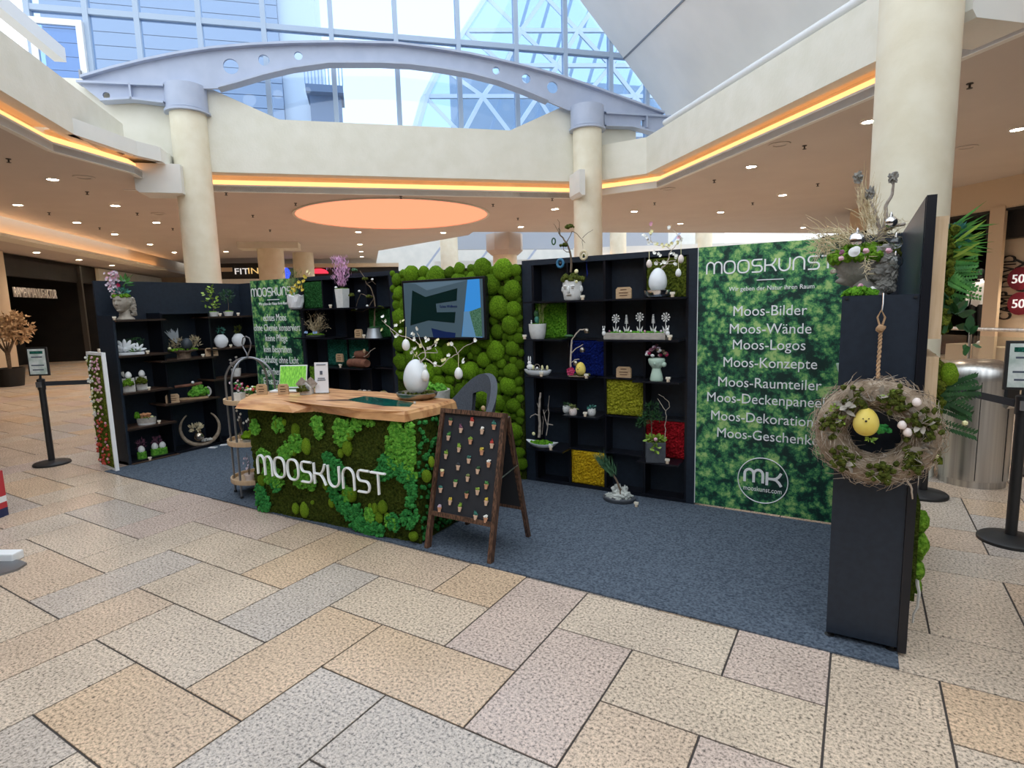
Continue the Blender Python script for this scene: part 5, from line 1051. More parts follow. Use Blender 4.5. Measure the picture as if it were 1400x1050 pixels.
b = MB(); twig(b, [q(747, 595), q(749, 583), q(745, 572), q(743, 560)], .005, .003, .002); twig(b, [q(749, 583), q(750.5, 565), q(749.5, 555), q(751, 541)], .005, .002, .002); twig(b, [q(744, 566), q(748, 560)], .003, .002, .001); twig(b, [q(741, 594), q(743, 575), q(742, 569)], .003, .002, .001); twig(b, [q(749.5, 580), q(756, 581)], .006, .004, .001); b.build('thin_twig', 'branch_grey', t, True)
MB().blob(q(729.5, 593), (.016, .008, .016), 2).build('bloom', 'petal_cream', t, True)
for n_, (x, Y, m, lab) in enumerate(((773, 4.46, 'leaf_dark', 'mini white face pot with dark leaves, rearmost of three'), (782, 4.37, 'fern_soft', 'mini cream face pot with olive succulent'), (808, 4.42, 'leaf_blue', 'mini face pot with tiny blue-green plants'))):
    p = on(x, 2, Y); t = T('mini_pot', lab, 'planter', p); MB().lathe([(.024, 0), (.030, .008), (.034, .03), (.032, .058), (.027, .058), (.026, .05), (0, .05)], 16).build('pot', 'egg_pink' if n_ == 1 else 'white_ceramic', t, True)
    for sg in (-1, 1): MB().blob((sg*.010, -.032, .034), (.004, .003, .002), 1).build('eye', 'ink', t)
    MB().blob((0, -.034, .026), (.003, .004, .006), 1).build('nose', 'white_ceramic', t); b = tufts(MB(), (0, 0, .066), .03, .03, .02, 34, .022, .014, seg=2); b.build('leaves', m, t)
p = on(897, 1, 4.40); t = T('slate_planter', 'square slate-grey planter with little pine, trailing leaves and curly twig', 'planter', p); q = loc_px(t, 4.40)
MB().box((0, 0, .08), (.15, .15, .16), rz=.35, bev=.004, taper=1).build('pot', 'anthracite', t); MB().box((0, 0, .158), (.13, .13, .01), rz=.35).build('soil', 'moss_dark', t)
b = MB(); twig(b, [q(891, 606), q(891, 592), q(890, 575), q(892, 560)], .005, .003, .002); b.build('trunk', 'branch', t, True)
b = MB(); 
for x, y, r in ((892, 556, .05), (882, 573, .055), (898, 568, .045), (877, 578, .045), (888, 567, .06)): tufts(b, q(x, y), r, r*.8, r*.7, 120, .03, .006)
b.build('needles', 'leaf_dark', t)
b = MB(); tufts(b, (0, 0, .175), .08, .07, .02, 70, .035, .022, seg=2); tufts(b, (.02, -.08, .12), .03, .012, .04, 22, .03, .022, seg=2); b.build('leaves', 'leaf_lime', t)
b = MB(); twig(b, [q(909, 605), q(910, 590), q(909, 583), q(911, 572), q(910, 562), q(905, 555), q(899, 545)], .003, .002, .003); twig(b, [q(910, 562), q(916, 556), q(914, 549), q(907, 543), q(900, 539)], .002, .0015, .002); b.build('curly_twig', 'branch_pale', t, True); MB().blob((.02, -.06, .185), (.016, .014, .016), 2).build('bloom', 'petal_pink', t, True)
p = PZ(843, 688); t = T('wind_bonsai', 'wind-swept bonsai on round stony tray standing on the carpet', 'bonsai', (p.x, p.y+.06, .008)); Yb = p.y+.06; q = loc_px(t, Yb)
MB().lathe([(.125, 0), (.132, .006), (.134, .028), (.124, .032), (0, .034)], 32, sy=.8).build('tray', 'anthracite', t, True); lumps(MB(), (0, 0, .03), .12, .09, .008, 120, .012, amp=.7).build('gravel', 'stone_white', t, True)
for c_, d_, s_ in (((-.02, .02, .07), (.05, .04, .06), 1), ((.045, .0, .07), (.03, .035, .055), 2), ((.075, -.02, .05), (.03, .03, .04), 3), ((.0, -.045, .045), (.06, .03, .018), 4)): MB().blob(c_, d_, 3, .5, 2.2, seed=s_).build('rock', 'stone_white', t)
b = MB(); twig(b, [(.02, 0, .03), (.015, -.01, .09), q(842, 655), q(838, 648)], .012, .006, .002); b.build('trunk', 'bark', t, True)
b = MB(); g = random.Random(6)
for k in range(230):
    s_ = g.random(); base = q(842, 652).lerp(q(822, 634), g.random()*.9)+rv(g, .018); d = Vector((-.75, 0, .55)).lerp(Vector((-.2, 0, 1)), g.random())+rv(g, .25); b.leaf(base, d, g.uniform(.07, .15), .006, rv(g), bend=.15, seg=1)
b.build('needles', 'pine', t)
# ---- LEFT BACK SHELF ------------------------------------------------
p = on(407, 5); t = T('crumpled_pot', 'crumpled white pot with feathery fern and yellow orchids', 'planter', p); q = loc_px(t, YS)
def crum(p_, a): return p_*(1+.06*sin(a*5+p_.z*60))
MB().lathe([(.055, 0), (.075, .02), (.088, .08), (.090, .14), (.085, .16), (.078, .15), (0, .14)], 22, warp=crum).build('pot', 'paper', t)
b = MB(); g = random.Random(14)
for k in range(320): h_ = g.random(); b.leaf(Vector((-.02+g.gauss(0, .05), g.gauss(0, .03), .17+h_*.26)), (g.gauss(0, .5), g.gauss(0, .4), 1), .06, .004, rv(g), seg=1)
b.build('fern', 'fern_soft', t, kind='stuff'); b = MB()
for x, y in ((400, 394), (406, 391), (412, 392), (415, 385), (417, 378), (409, 386), (398, 399), (404, 398), (413, 397)):
    for k in range(2): blossom(b, q(x, y, -.06)+rv(g, .012), .024)
b.build('orchids', 'leaf_yellow', t); b = MB()
for x, y in ((421, 371), (424, 374)): blossom(b, q(x, y, -.05), .026)
b.build('orchid_tip', 'petal_cream', t)
p = on(471, 5); t = T('heather_vase', 'tall grey square vase with a pink heather plume', 'vase', p); q = loc_px(t, YS)
MB().box((0, 0, .10), (.115, .10, .20), taper=.84, bev=0).build('vase', 'white_ceramic', t); MB().box((0, 0, .203), (.10, .085, .01)).build('moss', 'felt_grass', t)
for k, (x, z) in enumerate(((-.055, .195), )): MB().blob((x, -.03, z+.02), (.016, .014, .014), 2).build('egg', 'egg_white', t, True)
b = MB()
for k in range(460): h_ = g.random()**1.1; w_ = .035+.035*math.sin(min(1, h_*1.4)*pi*.7); b.leaf(Vector((g.gauss(0, w_*.7), g.gauss(0, w_*.5), .22+h_*.30)), (g.gauss(0, .35), g.gauss(0, .3), 1), .045, .008, rv(g), seg=1)
b.build('heather_plume', 'heather', t, kind='stuff'); b = MB()
for x in (-.03, 0, .03): twig(b, [(x*.5, 0, .2), (x, 0, .36)], .003, .002, .002)
b.build('stem', 'branch', t)
p = on(431, 4); t = T('brush_bowl', 'low dark bowl of bright moss under tangled dry brushwood', 'bowl', p); q = loc_px(t, YS)
MB().lathe([(.09, 0), (.12, .008), (.135, .03), (.128, .03), (.11, .02), (0, .018)], 28, sy=.6).build('bowl', 'anthracite', t, True); lumps(MB(), (0, 0, .026), .115, .06, .022, 90, .013).build('moss', 'felt_grass', t, True)
b = MB()
for k in range(46):
    a = g.uniform(-1.2, 1.2); L0 = g.uniform(.10, .24); e = Vector((math.sin(a)*L0*1.05+.02, g.uniform(-.05, .05), .05+math.cos(a)*L0*.95)); m_ = e*.5+rv(g, .03)+Vector((0, 0, .03)); twig(b, [(g.uniform(-.05, .05), 0, .05), m_, e], .003, .0015, .010); 
    for j in range(4): b.leaf(e+rv(g, .03), rv(g), .03, .006, rv(g), seg=1)
b.build('brushwood', 'straw', t); b = MB()
for x in (-.09, -.06, .05, .09): blossom(b, Vector((x, -.06, .06)), .02)
b.build('blue_blooms', mat('petal_blue', (.25, .38, .62), .6), t)
p = on(511, 4); t = T('tin_tub_tree', 'tin tub with gnarled branch, moss pads and white birds', 'planter', p); q = loc_px(t, YS)
MB().lathe([(.085, 0), (.082, .01), (.062, .10), (.066, .105), (.058, .105), (0, .09)], 24).build('tub', 'tin', t, True); lumps(MB(), (0, 0, .10), .055, .055, .015, 34, .014).build('moss', 'leaf_dark', t, True)
b = MB(); twig(b, [q(512, 446), q(512, 430), q(513, 418), q(511, 405), q(507, 393), q(501, 388), q(499, 380), q(492, 370)], .009, .003, .003); twig(b, [q(511, 408), q(507, 415), q(503, 423), q(495, 426), q(484, 425)], .005, .002, .004); twig(b, [q(510, 405), q(502, 404), q(493, 402), q(489, 410), q(487, 419)], .004, .002, .004); twig(b, [q(501, 388), q(509, 384), q(514, 389)], .003, .0015, .003); b.build('branch', 'branch', t, True)
for x, y, s in ((484, 370, 1.2), (499, 382, 1), (505, 406, 1.1), (481, 404, 1), (484, 424, .9), (520, 421, 1.1)): lumps(MB(), q(x, y), .03*s, .022, .018, 20, .012).build('moss_pad', 'moss_olive' if s < 1.15 else 'leaf_dark', t, True)
for x, y in ((509, 382), (491, 398), (502, 418), (487, 422)): MB().blob(q(x, y, -.03), (.016, .010, .011), 2).build('bird', 'egg_white', t, True)
p = on(487, 3); t = T('driftwood', 'dark red driftwood logs with a pale winding twig', 'ornament', p); q = loc_px(t, YS)
MB().tube([(-.13, 0, .05), (-.03, 0, .055), (.09, .01, .05), (.13, 0, .05)], [.045, .05, .05, .04], 10).build('log', 'red_wood', t, True); MB().tube([(-.05, .03, .14), (.05, .03, .145), (.11, .03, .14)], [.04, .045, .035], 10).build('log', 'red_wood', t, True)
b = MB(); twig(b, [q(482, 488), q(491, 485), q(499, 488), q(507, 480), q(513, 476)], .005, .003, .004); b.build('twig', 'branch_pale', t, True); MB().blob(q(498, 480, -.05), (.018, .012, .024), 2).build('disc', 'cork', t, True)
p = on(493, 2, 4.46); t = T('ball_tray', 'small white tray of pale seed balls low behind the counter', 'tray', p); MB().box((0, 0, .012), (.22, .09, .024), bev=.005).build('tray', 'white_gloss', t)
for k, x in enumerate((-.07, 0, .07)): MB().blob((x, 0, .05), (.028, .028, .028), 2, .15, 5, seed=k).build('seed_ball', ('headstone', 'white_ceramic', 'concrete')[k], t, True)
p = on(520, 2, 4.46); t = T('bark_dome', 'small brown bark dome low behind the counter', 'ornament', p); MB().blob((0, 0, .03), (.07, .05, .05), 2, .2, flat=-.6).build('dome', 'cork', t, True); MB().blob((0, 0, .075), (.02, .02, .015), 1, .3).build('moss_tip', 'moss_olive', t, True)
# ---- LEFT WALL SHELF ------------------------------------------------
XS = -6.82
def onL(x, z, X=XS): p = PX(x, 500, X); return Vector((X, p.y, z))
def lpx(t, X): return lambda x, y, dx=0: PX(x, y, X+dx)-t.location
RL_ = math.radians(62)                       # facing the visitor from the left wall
def headmesh(s, drop, cut):
    """stone face: a shaped ellipsoid with brow, nose, lips and chin, looking along -y"""
    bm = bmesh.new(); bmesh.ops.create_icosphere(bm, subdivisions=5, radius=1); P = []; bm.verts.ensure_lookup_table()
    for v in bm.verts:
        x, y, z = v.co; f = max(0, -y)
        w = 1-.20*max(0, -z)**1.5; X_ = x*.080*w; Z_ = z*.125; Y_ = y*.105 if y > 0 else -.105*(-y)**.62*(1-.12*max(0, z-.1))
        def bump(cx, cz, sx, sz, a): return a*math.exp(-((x-cx)/sx)**2-((z-cz)/sz)**2)*(f > .05)
        Y_ -= bump(0, -.05, .15, .15, .020)+bump(0, -.20, .18, .08, .022)+bump(0, .12, .10, .14, .006)   # nose
        Y_ += bump(0, -.335, .22, .05, .004)+bump(0, -.49, .34, .028, .008)+bump(0, -.66, .34, .06, .009)
        Y_ -= bump(0, -.425, .26, .045, .010)+bump(0, -.555, .22, .05, .010)+bump(0, -.80, .34, .15, .030)
        for sg in (-1, 1): Y_ += bump(sg*.36, .08, .20, .085, .022); Y_ -= bump(sg*.36, .06, .13, .045, .009)+bump(sg*.38, .25, .30, .06, .012)+bump(sg*.5, -.24, .2, .2, .008)
        P.append((X_*s, Y_*s, (min(Z_, cut*.125)+.205-drop)*s))
    fs = [[q.index for q in f.verts] for f in bm.faces]; bm.free(); return MB().add(P, fs)
def stone_head(t, m, s, drop=0., cut=.55):
    hd = headmesh(s, drop, cut).build('face', m, t, True)
    MB().lathe([(.092*s, 0), (.094*s, .012*s), (.066*s, .04*s), (.056*s, .08*s), (.058*s, .15*s)], 24, c=(0, .025*s, 0)).build('neck', m, t, True)
    b = MB(); g = random.Random(5)
    for sg in (-1, 1):
        for k in range(10):
            z = .06+.020*k-drop; b.blob((sg*(.074-.0012*k+.006*sin(k*1.9))*s, (.062+.016*sin(k*1.3))*s, max(.03, z)*s), (.017*s, .030*s, .021*s), 3, .45, 2.6, seed=k+20*sg)
            b.blob((sg*.060*s, (.092+.010*cos(k*1.1))*s, max(.03, z+.005)*s), (.026*s, .026*s, .024*s), 3, .45, 2.6, seed=k+9*sg)
    for k in range(9): b.blob((g.uniform(-.05, .05)*s, .11*s, max(.04, .07+.018*k-drop)*s), (.035*s, .026*s, .03*s), 3, .45, 2.6, seed=k+60)
    b.build('hair', m, t, True)
    for sg in (-1, 1): MB().blob((sg*.080*s, .022*s, (.195-drop)*s), (.008*s, .016*s, .026*s), 2).build('ear', m, hd, True)
p = onL(177.5, zl[0], -6.86); t = T('stone_head_planter', 'beige stone head planter crowned with pink and lilac blossoms', 'planter', p, math.radians(30)); stone_head(t, 'headstone', .92)
lumps(MB(), (.0, -.01, .25), .075, .085, .02, 60, .018).build('moss', 'felt_grass', t, True); tufts(MB(), (0, 0, .30), .07, .06, .03, 60, .05, .02, seg=2).build('leaves', 'leaf_blue', t)
g = random.Random(31); b, b2 = MB(), MB()
for k in range(120):
    h_ = g.random(); c_ = Vector((-.035-.055*math.sin(h_*3)+g.gauss(0, .025), g.gauss(0, .03), .24+.28*h_)); blossom(b if k % 3 else b2, c_, .018, 5, g)
b.build('blossoms', 'petal_lilac', t); b2.build('blossoms', 'petal_pink', t)
b = MB(); blossom(b, Vector((.03, -.07, .37)), .028); blossom(b, Vector((.035, -.07, .365)), .022); b.build('red_bloom', 'petal_magenta', t)
b = MB(); tufts(b, (.04, 0, .40), .04, .03, .06, 24, .07, .018, seg=2); twig(b, [(.03, 0, .36), (.08, 0, .43), (.15, 0, .48)], .006, .002, .002); b.build('foliage', 'leaf_green', t)
p = onL(182, zl[1]); t = T('flower_sculpture', 'white flower sculpture on white base with dark green fronds', 'ornament', p, RL_)
MB().box((0, 0, .014), (.24, .08, .028), bev=.005).build('base', 'white_gloss', t)
for k, (x, s_, nn) in enumerate(((-.055, 1, 7), (.06, .66, 5))):
    b = MB()
    for j in range(nn):
        a = math.radians(10)+math.radians(160)*j/(nn-1); d = Vector((cos(a), -.12*(j % 2), sin(a))); rt = Matrix.Rotation(pi/2-a, 3, 'Y'); b.blob(Vector((x, -.005, .045))+d*.068*s_, (.021*s_, .010, .062*s_), 2, rot=rt)
    b.blob((x, -.02, .06), (.026*s_, .02, .028*s_), 2); b.build('petals', 'white_gloss', t, True)
tufts(MB(), (.04, -.03, .04), .06, .02, .015, 40, .03, .012).build('moss', 'felt_green', t); b = MB()
for k in range(3): twig(b, [(-.09+.02*k, .02, .03), (-.10+.07*k, .02, .16+.01*k), (.0+.05*k, .02, .14+.02*k), (.10, .02, .09+.02*k)], .004, .002, .004)
tufts(b, (.03, .02, .145), .09, .02, .03, 60, .03, .008); b.build('fronds', 'leaf_dark', t)
for n_, (x, dz, lab) in enumerate(((172.5, .0, 'left bark vase with moss front, white egg and feather'), (191, .0, 'right bark vase with dark moss front and white egg'))):
    p = onL(x, zl[2], -6.84 if n_ else -6.80); t = T('bark_vase', 'bark slab vase with mossy front, white egg and %s' % ('feather' if n_ == 0 else 'thin twig'), 'vase', p, RL_)
    MB().box((0, 0, .075), (.125 if n_ == 0 else .105, .07, .15), bev=.008).build('slab', 'bark_white', t); b = lumps(MB(), (0, -.04, .08), .05, .02, .07, 60, .016); b.build('moss', 'felt_olive' if n_ else 'felt_grass', t, True)
    MB().lathe(eggprof(.031, .08), 16, c=(0.01, -.02, .145)).build('egg', 'egg_white', t, True); b = MB()
    for k in range(5): b.leaf((-.03, 0, .16), (-.5+.12*k, 0, 1), .07, .014, (0, 1, 0))
    if n_: b = MB(); twig(b, [(0, 0, .16), (.0, 0, .24)], .003, .001, .003)
    b.build('feather' if n_ == 0 else 'twig', 'petal_white' if n_ == 0 else 'branch', t)
p = onL(192, zl[3]); t = T('oval_planter', 'grey and white oval planter with orange mushrooms and moss', 'planter', p, RL_)
MB().lathe([(.085, 0), (.088, .006), (.092, .022)], 26, sy=.6).build('lower_band', 'white_ceramic', t, True); MB().lathe([(.092, .022), (.095, .08), (.088, .08), (.085, .06), (0, .06)], 26, sy=.6).build('pot', 'concrete', t, True)
lumps(MB(), (0, 0, .065), .08, .045, .015, 44, .014).build('moss', 'felt_grass', t, True); MB().blob((-.085, -.01, .11), (.03, .02, .045), 2, .3).build('moss_leaf', 'felt_green', t, True)
for k in range(7): MB().lathe([(.006, 0), (.005, .04), (.018, .045), (.010, .06), (0, .062)], 10, c=(-.05+.014*k, .01*(-1)**k, .065+.004*(k % 3))).build('mushroom', mat('mushroom', (.72, .34, .16), .6), t, True)
MB().blob((.055, -.02, .085), (.016, .014, .014), 2).build('bloom', 'petal_cream', t, True)
for n_, (x, lab) in enumerate(((180, 'green moss cup with white egg beside the shelf side panel'), (203.5, 'pair of green moss cups with white eggs and dried sprigs'))):
    p = onL(x, zl[4], -6.84); t = T('moss_cup', lab, 'ornament', p, RL_)
    for k in range(1+n_):
        dx = -.03+.075*k if n_ else 0; MB().lathe([(.042, 0), (.048, .02), (.046, .085), (.036, .09), (0, .085)], 16, c=(dx, .02*k, 0), warp=lambda p_, a: p_*(1+.05*sin(a*7))).build('cup', 'moss_frill', t, True); MB().lathe(eggprof(.034, .085), 16, c=(dx, .02*k, .075)).build('egg', 'egg_white', t, True)
    b = MB(); tufts(b, (0, .03, .17), .05, .03, .05, 50, .04, .012); 
    for k in range(5): twig(b, [(0, .03, .08), (g.uniform(-.05, .05), .03, .22)], .002, .001, .004)
    b.build('dried_sprig', 'petal_plum', t)
p = onL(253, zm[0]); t = T('pedestal_bowl', 'bark bowl with silver feathers, dried plants and black egg', 'bowl', p, RL_)
MB().lathe([(.075, 0), (.07, .05), (.085, .075), (.14, .085), (.15, .10), (.13, .10), (0, .09)], 26, sy=.7, warp=lambda p_, a: p_*(1+.05*sin(a*6))).build('bowl', 'bark', t, True); lumps(MB(), (0, 0, .10), .15, .09, .015, 90, .016).build('moss', 'felt_grass', t, True)
MB().lathe(eggprof(.06, .14), 18, c=(.04, -.05, .10)).build('egg', 'egg_black', t, True)
b = MB()
for k in range(16): a = -.9+1.1*k/15; b.leaf((-.06, 0, .18), (math.sin(a), g.uniform(-.2, .2), 1), g.uniform(.12, .19), .022, (0, 1, .1), bend=-.2)
b.build('feathers', mat('feather_grey', (.42, .46, .50), .7), t); b = MB()
for x, h_ in ((-.07, .20), (-.03, .18), (.11, .16), (.15, .14), (-.11, .12)): tufts(b, (x, 0, .12+h_*.4), .03, .03, h_*.45, 50, .04, .008, up=1.)
for k in range(10): twig(b, [(.1, 0, .1), (.1+g.uniform(-.05, .09), 0, .2+g.uniform(0, .08))], .003, .0015, .006)
b.build('dried_plants', 'straw', t); MB().blob((-.14, -.06, .125), (.02, .018, .018), 2).build('bloom', 'petal_cream', t, True)
p = onL(261, zm[1]); t = T('moss_log', 'hollow wooden log overgrown with green moss and one white bead', 'ornament', p, RL_)
MB().box((0, 0, .012), (.30, .10, .024), bev=.006).build('plank', 'cork', t); MB().tube([(-.19, .0, .165), (-.05, .0, .17), (.07, 0, .18), (.10, 0, .19)], [.016, .018, .02, .014], 8).build('upper_wood', 'red_wood', t, True)
b = lumps(MB(), (.06, 0, .05), .11, .05, .11, 150, .024); b.build('moss', 'moss_frill', t, True); MB().tube([(-.06, 0, .02), (-.06, 0, .16)], .004, 6).build('rod', 'rubber', t)
MB().tube([(.13+.05*cos(a), -.02, .08+.06*sin(a)) for a in [-1.2+2.4*i/9 for i in range(10)]], .012, 8).build('bark_curl', 'bark_white', t, True); MB().blob((.0, -.05, .205), (.018, .016, .018), 2).build('bead', 'egg_white', t, True)
p = onL(265, .03, -6.82); t = T('ring_nest', 'open wooden ring holding a silver ball and dried protea', 'ornament', p, RL_)
R_ = .20; MB().tube([(R_*1.05*cos(a), 0, R_+.018+R_*sin(a)*1.05) for a in [math.radians(128+284*i/30) for i in range(31)]], [.008+.017*math.sin(pi*i/30) for i in range(31)], 8).build('ring', 'ring_wood', t, True)
MB().blob((-.02, -.01, .115), (.058, .058, .058), 3).build('ball', 'gold_silver', t, True); b = tufts(MB(), (-.05, -.01, .22), .06, .03, .04, 70, .05, .022, seg=2); b.build('protea', 'dry_gold', t); lumps(MB(), (.06, -.01, .055), .06, .03, .02, 20, .018).build('pebbles', 'bark_white', t, True)
for n_, (x, lab, m) in enumerate(((299, 'small pale pot with lime-leaved sprig on the top board', 0), (319, 'small pale pot with round dark green bonsai on the top board', 1))):
    p = onL(x, zr[0], -6.80); t = T('small_plant', lab, 'potted plant', p, RL_); MB().lathe([(.045, 0), (.06, .055), (.052, .055), (0, .05)], 16).build('pot', 'white_ceramic', t, True); lumps(MB(), (0, 0, .05), .045, .045, .008, 20, .012).build('moss', 'felt_grass', t, True)
    b = MB(); twig(b, [(0, 0, .05), (.01, 0, .14), (0, 0, .24)], .004, .002, .004); b.build('stem', 'branch', t)
    b = MB()
    if n_ == 0:
        for k in range(46): h_ = g.random(); b.leaf(Vector((g.gauss(0, .035), g.gauss(0, .03), .10+.26*h_)), (g.gauss(0, 1), g.gauss(0, .6), .4), .045, .026, rv(g))
    else: tufts(b, (0, 0, .25), .085, .07, .09, 330, .03, .008)
    b.build('foliage', 'leaf_lime' if n_ == 0 else 'leaf_dark', t)
for n_, (x, m, lab) in enumerate(((305.5, 'leaf_blue', 'white disc-shaped vase with blue-green sprig'), (329.5, 'moss_olive', 'white disc-shaped vase with upright mossy stem'))):
    p = onL(x, zr[1], -6.80); t = T('disc_vase', lab, 'vase', p, RL_); MB().lathe([(.03, 0), (.06, .02), (.082, .075), (.078, .11), (.05, .15), (.03, .165), (.022, .16), (0, .15)], 22, sy=.5).build('vase', 'white_gloss', t, True)
    b = tufts(MB(), (0, 0, .215), .04, .03, .05, 60, .035, .014); b.build('foliage', m, t)
p = onL(322, zr[2], -6.80); t = T('seed_head_vase', 'white vase with dried poppy seed heads', 'vase', p, RL_); MB().lathe([(.045, 0), (.055, .04), (.06, .10), (.05, .10), (0, .09)], 18).build('vase', 'white_ceramic', t, True)
for x, h_ in ((-.055, .2), (-.02, .15), (.015, .23), (.045, .18), (-.05, .16)): MB().tube([(x*.4, 0, .09), (x, 0, h_)], .003, 5).build('stalk', 'branch_pale', t); MB().blob((x, 0, h_+.012), (.018, .018, .014), 2).build('seed_head', 'bark_white', t, True)
for x, z, lab in ((164, zl[0], 'beige stone head planter'), (204, zl[1], 'white flower sculpture'), (200, zl[2], 'two bark vases'), (209, zl[3], 'grey oval planter'), (190.5, zl[4], 'green moss cups'), (279, zm[0], 'bark bowl with feathers'), (307.5, zr[0], 'lime-leaved sprig'), (332, zr[0], 'round dark bonsai'), (318, zr[1], 'white disc vases')): price('small cream price peg beside the '+lab, onL(x, z, -6.73), RL_)
p = PX(152, 480, -6.9); price('small cream price peg on top of the white-framed flower picture', (-6.72, 2.893, 1.25), -.12)
for x, z, lab in ((291, zm[0], 'engraved wooden sign beside the bark bowl'), (231, zm[1], 'engraved wooden sign beside the mossy log')): wood_sign(lab, onL(x, z, -6.78), .14, .10, RL_)
for n_, (x, y) in enumerate(((297, 588), (287, 606), (303, 604))):
    p = PX(x, y, -6.70); 
    if n_ == 0: continue
    tag(MB().box((0, 0, .003), (.09, .06, .006), rz=.4*n_).build('paper_card', 'paper', None, loc=(p.x+.05, p.y, .008)), 'loose white card on the carpet below the wooden ring', 'card', 'loose cards on the carpet')
# ---- ON THE COUNTER ------------------------------------------------
ZC = .936
def onC(x, y): p = PZ(x, y, ZC); return Vector((p.x, p.y, ZC))
p = onC(358.5, 539); wood_sign('engraved wooden block on the counter beside the trolley', p, .085, .085, math.radians(28)); p = onC(388, 539); wood_sign('engraved wooden block on the counter beside the laptop', p, .085, .085, math.radians(28))
p = onC(394, 535); t = T('laptop', 'open silver laptop showing a bright green meadow picture on the counter', 'laptop', p+Vector((0, .0, 0)), math.radians(25))
MB().box((0, 0, .010), (.25, .17, .016), bev=.004).build('base', 'white_metal', t); ld_ = MB().box((0, .110, .115), (.25, .010, .20), rx=-.25, bev=.003).build('lid', 'white_metal', t)
MB().box((0, .1035, .116), (.236, .002, .18), rx=-.25).build('screen', mat('meadow', (.06, .22, .03), .3, (.30, .60, .10), 50, stretch=(3, 1, .6), emit=.25, ecol=(.16, .5, .05)), ld_); kb = MB().box((0, .02, .0188), (.21, .08, .001)).build('keyboard', 'anthracite', t)
for k in range(4): MB().box((0, -.012+.021*k, .0195), (.20, .012, .001)).build('key_row', 'rubber', kb)
p = onC(416, 539.5); t = T('moss_house', 'little gable house ornament covered in dried moss and twigs', 'ornament', p+Vector((0, .03, 0)), math.radians(30))
MB().prism([(-.045, 0), (.045, 0), (.045, .055), (0, .10), (-.045, .055)], (0, .04, 0), (1, 0, 0), (0, 0, 1), .08).build('house', 'bark_white', t); lumps(MB(), (-.02, -.04, .03), .05, .03, .05, 60, .012).build('moss', 'moss_olive', t, True); MB().box((.02, -.043, .045), (.03, .006, .05)).build('door', 'tin', t)
b = MB(); 
for sg in (-1, 1): b.bar((0, 0, .107), (sg*.055, 0, .05), .10, .008, (0, 1, 0))
b.build('roof', 'branch_grey', t)
p = onC(438.5, 538); t = T('acrylic_sign', 'white notice in upright acrylic holder on the counter', 'sign', p+Vector((0, .02, 0)), math.radians(25)); MB().box((0, 0, .13), (.115, .004, .25), rx=-.08).build('sheet', 'paper', t); MB().box((0, .004, .13), (.12, .003, .26), rx=-.08).build('acrylic', 'clear_glass', t); MB().box((0, -.01, .004), (.12, .06, .006)).build('foot', 'clear_glass', t)
for z, w_, h_ in ((.235, .08, .006), (.17, .022, .03), (.125, .06, .006), (.11, .07, .006)): MB().box((0, -.0045+(.13-z)*-.08, z), (w_, .002, h_), rx=-.08).build('print', 'ink', t)
p = onC(567, 546); t = egg_tree('large white egg vase on pewter tray with wide blossom branches, on the counter', p+Vector((-.01, .04, 0)), 1.22, [(555, 471.5, 447, 'egg_white'), (627, 510.5, 484, 'egg_white'), (581.5, 513.5, 496, 'egg_white')],
    [(((568, 506), (575, 495), (582, 488), (580, 476), (572, 470), (560, 462), (545, 458), (532, 447), (522, 438)), .006), (((582, 490), (592, 497), (602, 501), (613, 490), (626, 484), (634, 474), (648, 467)), .005), (((626, 485), (622, 475), (616, 468)), .003), (((575, 495), (571, 487), (578, 482), (590, 483), (598, 482), (595, 476)), .004), (((582, 480), (592, 472), (598, 466)), .003), (((568, 505), (563, 495), (566, 485), (563, 475)), .003), (((580, 478), (576, 468), (570, 455)), .003), (((532, 447), (537, 456), (540, 462)), .002)],
    {'petal_white': [(524, 434), (540, 443), (543, 458), (571, 449), (565, 455), (583, 460), (566, 478), (567, 464), (598, 470), (587, 477), (597, 498), (634, 493), (614, 487), (650, 466), (582, 501), (616, 471), (562, 482), (548, 452), (585, 466), (527, 439)], 'petal_cream': [(524, 451), (598, 465), (550, 440), (576, 474), (607, 492), (616, 472), (570, 484)]}, p.y+.04, 'pewter')
t.name = 'egg_vase'
t2 = [o for o in t.children if o.name.startswith('bowl')][0]; t2.scale = (1.1, .95, .85)
p = onC(567, 552.5); t = T('glass_cube', 'tiny clear glass block in front of the pewter tray', 'ornament', p, .5); MB().box((0, 0, .011), (.022, .018, .022), bev=.003).build('block', 'clear_glass', t); MB().box((0, .004, .011), (.014, .002, .012)).build('card', 'paper', t)
# ---- ON THE TROLLEY ------------------------------------------------
def onT(dx, dy, k): return TC+Vector((dx, dy, TZ[k]+.0005))
t = T('square_flower_pot', 'white square pot of small mixed flowers on the top tray', 'planter', onT(-.10, -.05, 2), .3); MB().box((0, 0, .035), (.085, .07, .07), taper=.85).build('pot', 'white_ceramic', t)
for k in range(26): MB().blob((g.gauss(0, .03), g.gauss(0, .022), .085+g.uniform(0, .09)), (.012,)*3, 1, .4, 3, seed=k).build('bloom', ('petal_pink', 'petal_lilac', 'leaf_green', 'petal_magenta')[k % 4], t)
b = MB()
for k in range(9): twig(b, [(0, 0, .06), (g.gauss(0, .03), g.gauss(0, .02), .16)], .002, .0015, .002)
tufts(b, (0, 0, .09), .04, .03, .03, 30, .03, .010); b.build('stems', 'leaf_green', t)
t = T('flower_basket', 'low basket of orange, white and yellow blooms on the top tray', 'planter', onT(.04, .03, 2)); MB().lathe([(.07, 0), (.09, .05), (.08, .05), (0, .04)], 20).build('basket', 'cork', t, True)
b = tufts(MB(), (0, 0, .07), .08, .07, .03, 90, .035, .014); b.build('leaves', 'leaf_green', t)
